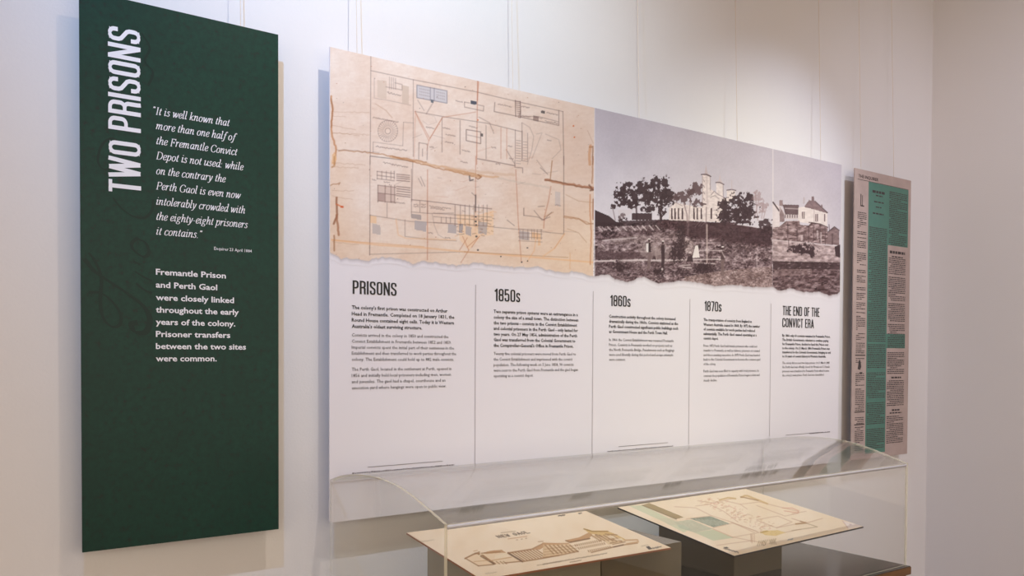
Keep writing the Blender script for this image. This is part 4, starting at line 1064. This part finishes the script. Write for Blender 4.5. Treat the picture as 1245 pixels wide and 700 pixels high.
for (a, b, z, h) in ((.30, .52, .085, .012), (.36, .48, .105, .006), (.33, .50, .135, .006), (.36, .46, .16, .005), (.31, .5, .19, .007), (.62, .9, .36, .013), (.66, .86, .385, .006), (.68, .86, .975, .008), (.70, .84, 1.135, .008), (.66, .88, 1.15, .006)):
    x = nx(a); xe = nx(b)
    while x < xe:
        w = min(rnd.uniform(.012, .03), xe-x); pr.rect(x, x+w, PT-z-h, PT-z); x += w+.005
for z in (.868, 1.135, 1.195): pr.rect(nx(cA), nx(cB-.03), PT-z-.005, PT-z)
pr.rect(nx(.05), nx(.95), PT-.0495, PT-.0475)
x0 = nx(.10); pr.rect(x0, x0+.006, PT-.17, PT-.115); pr.rect(x0, x0+.03, PT-.172, PT-.167); pr.rect(x0+.014, x0+.018, PT-.17, PT-.12)
pr.add([(nx(.09), PT-.935), (nx(.13), PT-.94), (nx(.15), PT-.925), (nx(.14), PT-.905), (nx(.12), PT-.888), (nx(.105), PT-.90), (nx(.10), PT-.915)], [tuple(range(7))])
for q in ((.12, .17, .95),): pr.rect(nx(q[0]), nx(q[1]), PT-q[2]-.006, PT-q[2])
tag(pr.build('newsprint', M_NEWSINK, news), 'columns of tiny black newsprint')
pr = Print(-.0009)
V, Fc, w, _ = sans_text('THE INQUIRER', .01, 2)
pr.add([(nx(.06)+a*(nx(.40)-nx(.06))/w, PT-.040+b*.016) for a, b, _ in V], Fc)
pr.build('masthead', M_NEWSINK, news)

# ---- hanging wires: each a cable with its crimped hook behind the board
WIRES = [(.430, 'steel wire holding the green title panel, its left one', 1), (.759, 'steel wire above the right half of the green title panel', 1),
         (1.100, 'steel wire above the top left corner of the long timeline panel', 1), (1.662, 'second steel wire from the left above the timeline panel', 1),
         (2.240, 'middle steel wire of the long timeline panel, above the photographs', 1), (2.795, 'fourth steel wire from the left above the timeline panel', 1),
         (3.367, 'steel wire above the right end of the long timeline panel', 1), (3.684, 'steel wire above the left edge of the newspaper panel', 1),
         (3.966, 'steel wire above the right edge of the newspaper panel, nearest the corner', 1)]
for x, lab, _ in WIRES:
    t = empty('hanging_wire', (x, .009, PZ1-.05))
    tag(t, lab, 'wire', 'wires that hold the display panels')
    tube('cable', [(x, .008, PZ1-.045), (x, .0085, PZ1), (x-.002, .030, 3.2), (x-.003, .048, 3.88)], .0011, M_WIRE, t, 8)
    bm = box_bm(x-.006, x+.006, .0052, .013, PZ1-.06, PZ1-.03, .001)
    bm_obj('hook', bm, M_WIRE, t)

# ------------------------------------------------------------------ plinth and display case
ZB = EYE-.7603
KX0, KX1, KYF = 1.0091, 2.9753, -.6353
pl = empty('display_plinth', (KX0, 0, 0))
tag(pl, 'dark topped plinth with brown veneer edge under the clear display cover', 'plinth')
bm_obj('body', box_bm(KX0+.01, KX1-.01, KYF-.005, .03, .08, ZB-.03, .002), M_BROWN, pl)
bm_obj('kick_base', box_bm(KX0+.05, KX1-.05, KYF+.05, .03, 0, .08), M_DARKEDGE, pl)
bm_obj('top_board', box_bm(KX0-.004, KX1+.004, KYF-.016, .045, ZB-.03, ZB-.0025, .0008), M_BROWN, pl)
bm_obj('top_laminate', box_bm(KX0-.0025, KX1+.0015, KYF-.0135, .044, ZB-.0025, ZB, .0004), M_LAM, pl)

case = empty('display_cover', (KX0, KYF, ZB))
tag(case, 'clear acrylic display cover with a curved top over two tilted drawings', 'display case')
prof = smooth_pts([(-.0035, -.3637), (-.073, -.3440), (-.163, -.3290), (-.286, -.3215), (-.3985, -.3290), (-.482, -.3450), (-.561, -.3665), (KYF, -.3880)], 5)
prof = [(y, z+EYE) for y, z in prof]
def side(x0, x1):
    P = prof+[(KYF, ZB+.001), (-.0035, ZB+.001)]
    n = len(P)
    V = [(x0, y, z) for y, z in P]+[(x1, y, z) for y, z in P]
    Fc = [tuple(range(n)), tuple(range(2*n-1, n-1, -1))]+[(i, i+n, (i+1) % n+n, (i+1) % n) for i in range(n)]
    o = mesh_obj('side_panel', V, Fc, [M_CLEAR, M_EDGE, M_EDGE2], case)
    for i, p in enumerate(o.data.polygons): p.material_index = 0 if i < 2 else (1 if i-2 < len(prof) else 2)
    return o
TK = .008
side(KX0, KX0+TK); side(KX1-TK, KX1)
def sheet(name, P0, t, xa, xb):
    """bent sheet: profile P0 swept along x, thickness t inward"""
    n = len(P0); nr = []
    for i in range(n):
        a = Vector(P0[max(i-1, 0)]); b = Vector(P0[min(i+1, n-1)]); d = (b-a).normalized(); nr.append((d.y, -d.x))
    Q = [(y-ny*t*-1, z-nz*t*-1) for (y, z), (ny, nz) in zip(P0, nr)]
    if Q[n//2][1] > P0[n//2][1]: Q = [(y-ny*t, z-nz*t) for (y, z), (ny, nz) in zip(P0, nr)]
    V = []
    for x in (xa, xb):
        V += [(x, y, z) for y, z in P0]+[(x, y, z) for y, z in Q]
    m = 2*n; Fc = []; mi = []
    for i in range(n-1):
        Fc.append((i, i+1, m+i+1, m+i)); mi.append(0)
        Fc.append((n+i, m+n+i, m+n+i+1, n+i+1)); mi.append(0)
        Fc.append((i, n+i, n+i+1, i+1)); mi.append(1)
        Fc.append((m+i, m+i+1, m+n+i+1, m+n+i)); mi.append(1)
    Fc.append((0, m, m+n, n)); mi.append(1)
    Fc.append((n-1, 2*n-1, m+2*n-1, m+n-1)); mi.append(1)
    o = mesh_obj(name, V, Fc, [M_CLEAR, M_EDGE], case, smooth=True)
    for p, k in zip(o.data.polygons, mi): p.material_index = k; p.use_smooth = (k == 0)
    o.data.set_sharp_from_angle(angle=.6)
    return o
sheet('curved_top', prof, .005, KX0+TK+.0005, KX1-TK-.0005)
ZF = prof[-1][1]
o = bm_obj('front_panel', box_bm(KX0+TK+.0005, KX1-TK-.0005, KYF, KYF+.005, ZB+.001, ZF-.013), [M_CLEAR, M_EDGE], case)
for p in o.data.polygons:
    p.material_index = 0 if abs(p.normal.y) > .5 else 1
bm = box_bm(KX0+TK+.0005, KX1-TK-.0005, KYF-.001, KYF+.0085, ZF-.0125, ZF-.0015, .002)
tag(bm_obj('joint_strip', bm, M_JOINT, case, smooth=True), 'whitish glued joint along the front top edge')

# ---- support blocks
def block(x0, x1, y0, y1, ztf, ztb, mat, label, extra=None):
    bm = box_bm(x0, x1, y0, y1, ZB, ztf)
    for v in bm.verts:
        if v.co.z > ZB+.01 and v.co.y > (y0+y1)/2: v.co.z = ztb
    bmesh.ops.bevel(bm, geom=list(bm.edges), offset=.0012, segments=2, affect='EDGES')
    o = bm_obj('support_block', bm, mat)
    tag(o, label, 'block', 'blocks under the drawings')
    return o
S1 = dict(bl=(1.169, -.169, EYE-.507), br=(1.838, -.169, EYE-.515), fl=(1.169, -.55, EYE-.557), fr=(1.838, -.55, EYE-.5649))
S2 = dict(bl=(2.061, -.083, EYE-.5386), br=(2.753, -.083, EYE-.534), fl=(2.061, -.60, EYE-.6096), fr=(2.753, -.60, EYE-.5997))
block(1.225, 1.6085, -.50, -.19, EYE-.5665, EYE-.526, M_BLOCK, 'grey support block under left half of the building elevation drawing')
block(1.6115, 1.938, -.50, -.03, EYE-.5685, EYE-.5685, M_BLOCK_D, 'dark grey support block jutting out right of the building elevation drawing')
block(2.301, 2.562, -.403, -.05, EYE-.5945, EYE-.5455, M_BLOCK_D, 'dark support block under the middle of the site plan sheet')

# ---- drawing sheets
def sheet_obj(name, S, label, edge_mat, paint, nx_, ny_):
    t = empty(name, S['fl']); tag(t, label, 'drawing', 'drawings in the display case')
    th = .0045
    V = []
    for dz in (0, -th):
        for k in ('fl', 'fr', 'br', 'bl'): q = S[k]; V.append((q[0], q[1], q[2]+dz))
    Fc = [(0, 1, 2, 3), (7, 6, 5, 4), (0, 4, 5, 1), (1, 5, 6, 2), (2, 6, 7, 3), (3, 7, 4, 0)]
    mesh_obj('backing_board', V, Fc, edge_mat, t)
    R = Raster(quad_grid(S['bl'], S['br'], S['fl'], S['fr'], nx_, ny_, .0006), (232, 208, 180))
    paint(R)
    R.build('printed_face', M_PAPER, t)
    return t

def paint1(R):
    ln = R.line
    R.a += (fbm(R.U, R.V, 20, 3, 4)-.5)[..., None]*np.array((10, 16, 22))
    Z1 = FR(560, 640, 10.375); Z2 = FR(660, 620, 10)
    S = (146, 104, 66); SL = (190, 146, 104); SD = (98, 66, 44); INK = (70, 54, 44); CREAM = (232, 212, 184)
    # title
    ln(Z1(510, 78, 690, 58), .7, (150, 120, 96), .7)
    pts = [(468, 128), (530, 122), (548, 118), (575, 112), (600, 112), (685, 100), (715, 98), (755, 94), (780, 88), (812, 82), (845, 74)]
    LET = {'N': [(0, 0, 0, 1, 1, 0, 1, 1)], 'E': [(1, 0, 0, 0, 0, 1, 1, 1), (0, .5, .8, .5)], 'W': [(0, 1, .25, 0, .5, .8, .75, 0, 1, 1)],
           'G': [(1, .85, .5, 1, 0, .7, 0, .3, .5, 0, 1, .2, 1, .5, .6, .5)], 'A': [(0, 0, .5, 1, 1, 0), (.25, .4, .75, .4)],
           'O': [(.5, 0, 0, .3, 0, .7, .5, 1, 1, .7, 1, .3, .5, 0)], 'L': [(0, 1, 0, 0, 1, 0)]}
    for ch, u0, v0 in (('N', 607, 653.6), ('E', 612.5, 652.8), ('W', 617.5, 652), ('G', 626.5, 650.6), ('A', 631.3, 649.8), ('O', 636.2, 649), ('L', 641, 648.2)):
        for st in LET[ch]:
            ln([(u0+st[i]*3.2-st[i+1]*4.2, v0-st[i]*.5-st[i+1]*2.4) for i in range(0, len(st), 2)], .55, INK, 1.0)
    ln(Z1(600, 155, 835, 122), .8, (172, 110, 70), .6)
    for x, y in ((705, 168), (765, 158), (820, 148)): ln(Z1(x, y, x+14, y-2), .8, (140, 104, 76), .7)
    # left gabled wing
    R.poly(Z1(60, 402, 190, 330, 260, 335, 400, 310, 520, 292, 580, 335, 600, 332, 780, 440, 560, 470, 400, 485, 225, 498), (226, 196, 160), .7)
    ln(Z1(55, 402, 190, 335, 235, 345), 1.6, S, .9); ln(Z1(60, 400, 225, 495), 1.2, S, .8); ln(Z1(225, 495, 410, 478), 1.2, S, .8)
    ln(Z1(180, 345, 235, 320, 230, 350), 1.4, S, .8); ln(Z1(165, 308, 210, 300), .9, SL, .8)
    R.poly(Z1(250, 335, 400, 300, 520, 292, 575, 330, 520, 328, 330, 345), SL, .9); ln(Z1(260, 335, 500, 318), 1.0, S, .8)
    R.poly(Z1(250, 355, 280, 350, 450, 470, 420, 478), S, .8, 10, 2, 5); ln(Z1(255, 372, 425, 472), 1.6, SD, .7); ln(Z1(380, 430, 640, 385), 1.0, SL, .8)
    ln(Z1(560, 458, 780, 436), 1.3, S, .8); ln(Z1(170, 440, 360, 425), .8, SL, .8); R.poly(Z1(440, 360, 560, 335, 640, 375, 430, 405), CREAM, .6)
    for x in (400, 450, 500, 540): ln(Z1(x, 440, x+40, 468), 1.1, S, .7)
    # columns of the centre
    ln(Z1(600, 332, 780, 440), 2.0, SD, .85)
    for k in range(9): ln(Z1(650+k*38, 328-k*5, 800+k*36, 424-k*6), 1.5, S, .75); ln(Z1(668+k*38, 326-k*5, 815+k*36, 420-k*6), .8, CREAM, .7)
    ln(Z1(600, 332, 900, 285, 1040, 215), 1.6, S, .8); ln(Z1(780, 440, 960, 412, 1240, 360), 1.6, S, .8)
    R.poly(Z1(900, 290, 1045, 212, 1100, 225, 1000, 290), SL, .9); ln(Z1(980, 190, 1040, 185), .8, S, .7); ln(Z1(1040, 212, 1245, 225), 2.2, SL, .9)
    ln(Z1(1090, 250, 1240, 335), 1.8, S, .8)
    # middle block on the second crop
    R.poly(Z2(0, 405, 260, 400, 330, 410, 430, 500, 200, 545, 0, 580), (212, 178, 138), .8, 14, 2, 9)
    ln(Z2(0, 410, 310, 405), 1.6, SL, .9)
    for k in range(7): ln(Z2(30+k*50, 425, 130+k*50, 530-k*4), 1.3, S, .7); ln(Z2(55+k*50, 430, 150+k*50, 525-k*4), .9, CREAM, .7)
    for y in (455, 490, 520): ln(Z2(20, y+20, 420, y-30), .8, S, .45)
    ln(Z2(0, 580, 200, 550, 430, 500), 1.4, S, .7)
    # right roof and towers
    R.poly(Z2(275, 365, 440, 330, 530, 285, 580, 260, 600, 300, 560, 345, 320, 390), SL, .95); ln(Z2(280, 370, 330, 392, 570, 345), 1.5, S, .85); ln(Z2(330, 388, 570, 343), 1.0, SD, .6)
    R.poly(Z2(500, 225, 540, 230, 600, 250, 780, 250, 880, 290, 1000, 350, 1000, 370, 850, 330, 600, 290, 540, 265), (206, 170, 112), .9); ln(Z2(500, 228, 600, 258, 790, 258), 1.4, (160, 120, 60), .9)
    R.poly(Z2(580, 310, 860, 300, 1000, 370, 960, 390, 800, 420, 720, 360), (214, 182, 142), .8, 12, 2, 12)
    for k in range(6): ln(Z2(590+k*50, 305, 700+k*50, 372), 1.6, S, .6)
    for a in ((640, 295, 720, 320), (760, 290, 900, 300), (820, 400, 900, 385), (800, 350, 960, 380), (850, 415, 1000, 385)): ln(Z2(*a), 1.3, S, .7)
    R.poly(Z2(780, 310, 850, 310, 890, 335, 820, 340), CREAM, .8); R.poly(Z2(860, 350, 960, 340, 980, 365, 900, 372), CREAM, .7)
    # window rows
    for r, (x0, y0, n_) in enumerate(((390, 420, 14), (430, 455, 14), (550, 490, 12))):
        for k in range(n_): ln(Z2(x0+k*24, y0-k*4.6, x0+12+k*24, y0+18-k*4.6), 1.1, S, .8)
    ln(Z2(590, 515, 850, 450, 1000, 420, 1150, 400), 1.3, S, .8); ln(Z2(1000, 365, 1150, 360, 1160, 385, 1020, 410), 1.8, SL, .8)
    for k in range(5): ln(Z2(860+k*26, 448-k*6, 875+k*26, 444-k*6), 1.3, SD, .8)
    # written notes
    R.script(660, 686, 78, -.172, .7, (110, 86, 66), .7, 5, .7); R.script(653, 687.3, 30, -.16, .5, (120, 96, 74), .6, 9, .6); R.script(693, 683.5, 14, -.18, .6, (110, 86, 66), .7, 6, .7)
    R.script(679, 627.2, 8, -.14, .7, INK, .9, 7, .9); R.script(703.5, 624.3, 3.5, -.1, .6, INK, .9, 8, .9)
    R.poly([(785, 664.5), (789, 663.5), (793, 667), (789, 668)], (70, 60, 58), .9); R.script(791, 667, 13, -.16, 1.3, (80, 70, 66), .9, 10, .8)
    R.script(780, 664, 8, -.2, .5, (140, 120, 100), .6, 11, .6)
    R.script(508, 659, 20, -.12, 1.0, (176, 150, 124), .7, 12, .6); R.script(590, 697.5, 14, -.12, 1.0, (176, 150, 124), .7, 13, .6)

def paint2(R):
    ln = R.line
    R.a += (fbm(R.U, R.V, 20, 8, 4)-.5)[..., None]*np.array((10, 16, 24))
    C7 = FR(740, 580, 7); Q = FR(820, 600, 7); P8 = FR(860, 590, 8.75)
    LN = (184, 138, 110); RD = (206, 142, 118); OL = (160, 136, 98); GN = (168, 172, 150); GD = (116, 128, 112); IN = (70, 60, 56)
    R.poly(C7(170, 243, 285, 238, 700, 440, 640, 470, 470, 380), (196, 196, 164), .75); R.poly(C7(285, 238, 345, 218, 640, 340, 575, 356), OL, .9)
    ln(C7(285, 238, 575, 356), 1.0, (110, 90, 62), .7)
    R.poly(Q(0, 240, 140, 220, 330, 300, 170, 330, 40, 290), GN, .6, 18, 2, 4); R.poly(Q(130, 210, 310, 192, 470, 255, 330, 285), GD, .75, 26, 1.8, 5)
    for k in range(9): ln(Q(180+k*26, 215+k*2, 260+k*24, 270-k), .8, (228, 210, 184), .5)
    R.poly(Q(170, 330, 330, 305, 500, 375, 330, 400), (190, 190, 158), .85); ln(Q(330, 300, 500, 372), .8, LN, .7)
    R.poly(C7(420, 350, 540, 345, 640, 400, 520, 410), (200, 186, 158), .5)
    for a in ((0, 110, 180, 120, 310, 185), (100, 215, 300, 190), (180, 105, 300, 90, 420, 150, 540, 240), (310, 185, 480, 240, 680, 330), (480, 240, 700, 320, 720, 330, 490, 372), (330, 290, 500, 250, 700, 320),
              (430, 60, 560, 90, 620, 130), (560, 90, 720, 70, 1050, 150, 1060, 165, 940, 190, 700, 100), (700, 220, 880, 190, 1000, 240, 870, 290, 700, 225), (870, 290, 1120, 240), (1000, 170, 1120, 150),
              (500, 370, 760, 420), (360, 440, 500, 420, 660, 400), (650, 340, 660, 420), (940, 330, 1080, 300), (200, 60, 330, 80, 500, 40)): ln(Q(*a), .7, LN, .6)
    for k in range(150):
        rnd = random.Random(k); t = rnd.random(); s = rnd.random()
        x = 200+t*560+s*120; y = 60+t*250-s*40+rnd.uniform(-12, 25); q = Q(x, y)[0]
        ln([q, (q[0]+rnd.uniform(-3, 4), q[1]+rnd.uniform(-1.2, 1.2))], .6, rnd.choice((RD, LN, (196, 150, 110))), .6)
    R.poly(Q(735, 330, 760, 315, 880, 310, 950, 330, 860, 360, 770, 352), (216, 180, 110), .7, 12, 2, 6); ln(Q(735, 330, 790, 318), 1.6, (176, 136, 66), .7)
    for a in ((360, 125, 400, 108, 430, 110, 640, 195), (130, 155, 220, 130, 300, 140)): ln(P8(*a), 2.0, (190, 152, 98), .7)
    ln(P8(355, 122, 395, 128, 540, 160), 1.3, (140, 100, 60), .7); ln(P8(800, 240, 900, 240, 975, 270, 960, 290, 820, 270), .9, RD, .8)
    ln(P8(940, 410, 1050, 400, 990, 380), 1.4, (150, 108, 62), .8); ln(P8(900, 350, 1050, 400, 1225, 350), .8, LN, .7); ln(P8(1050, 400, 1170, 440, 900, 480), .8, (150, 120, 86), .7)
    for k in range(9): ln(P8(530+k*22, 640-k*4, 552+k*22, 590-k*3), .9, (150, 120, 88), .7 if k not in (5,) else .2)
    R.line([(P8(600, 600)[0][0]+2.2*math.cos(a/8*2*PI), P8(625, 615)[0][1]+2.6*math.sin(a/8*2*PI)) for a in range(9)], .8, (140, 108, 78), .7)
    for x in (465, 480, 500): ln(P8(x, 520, x, 600), .8, LN, .6)
    for k in range(4): ln(P8(660+k*18, 580, 680+k*18, 625), .8, (150, 120, 88), .6)
    R.script(880, 666.5, 18, .3, 1.0, IN, .85, 5, .8); R.poly(Q(415, 455, 445, 452, 465, 462, 435, 466), IN, .9); R.script(958, 656.5, 6, -.2, .8, (90, 100, 110), .7, 6, .8)
    R.blob(1034, 637.5, 2.2, 1.2, (130, 70, 60), .9, 3, .4); R.poly(FR(960, 600, 7)(445, 230, 500, 300, 640, 275), (230, 214, 210), .7)
    ln(FR(960, 600, 7)(450, 230, 495, 290), .8, LN, .7)
    ln(C7(75, 258, 500, 470, 1000, 640), .6, LN, .3)
sheet_obj('elevation_drawing', S1, 'cream sheet with a brown building elevation tilted on blocks, left in the case', M_SHEETEDGE, paint1, 480, 230)
sheet_obj('site_plan_drawing', S2, 'cream sheet with a pale green and tan site plan, the right one in the case', M_DARKEDGE, paint2, 420, 280)
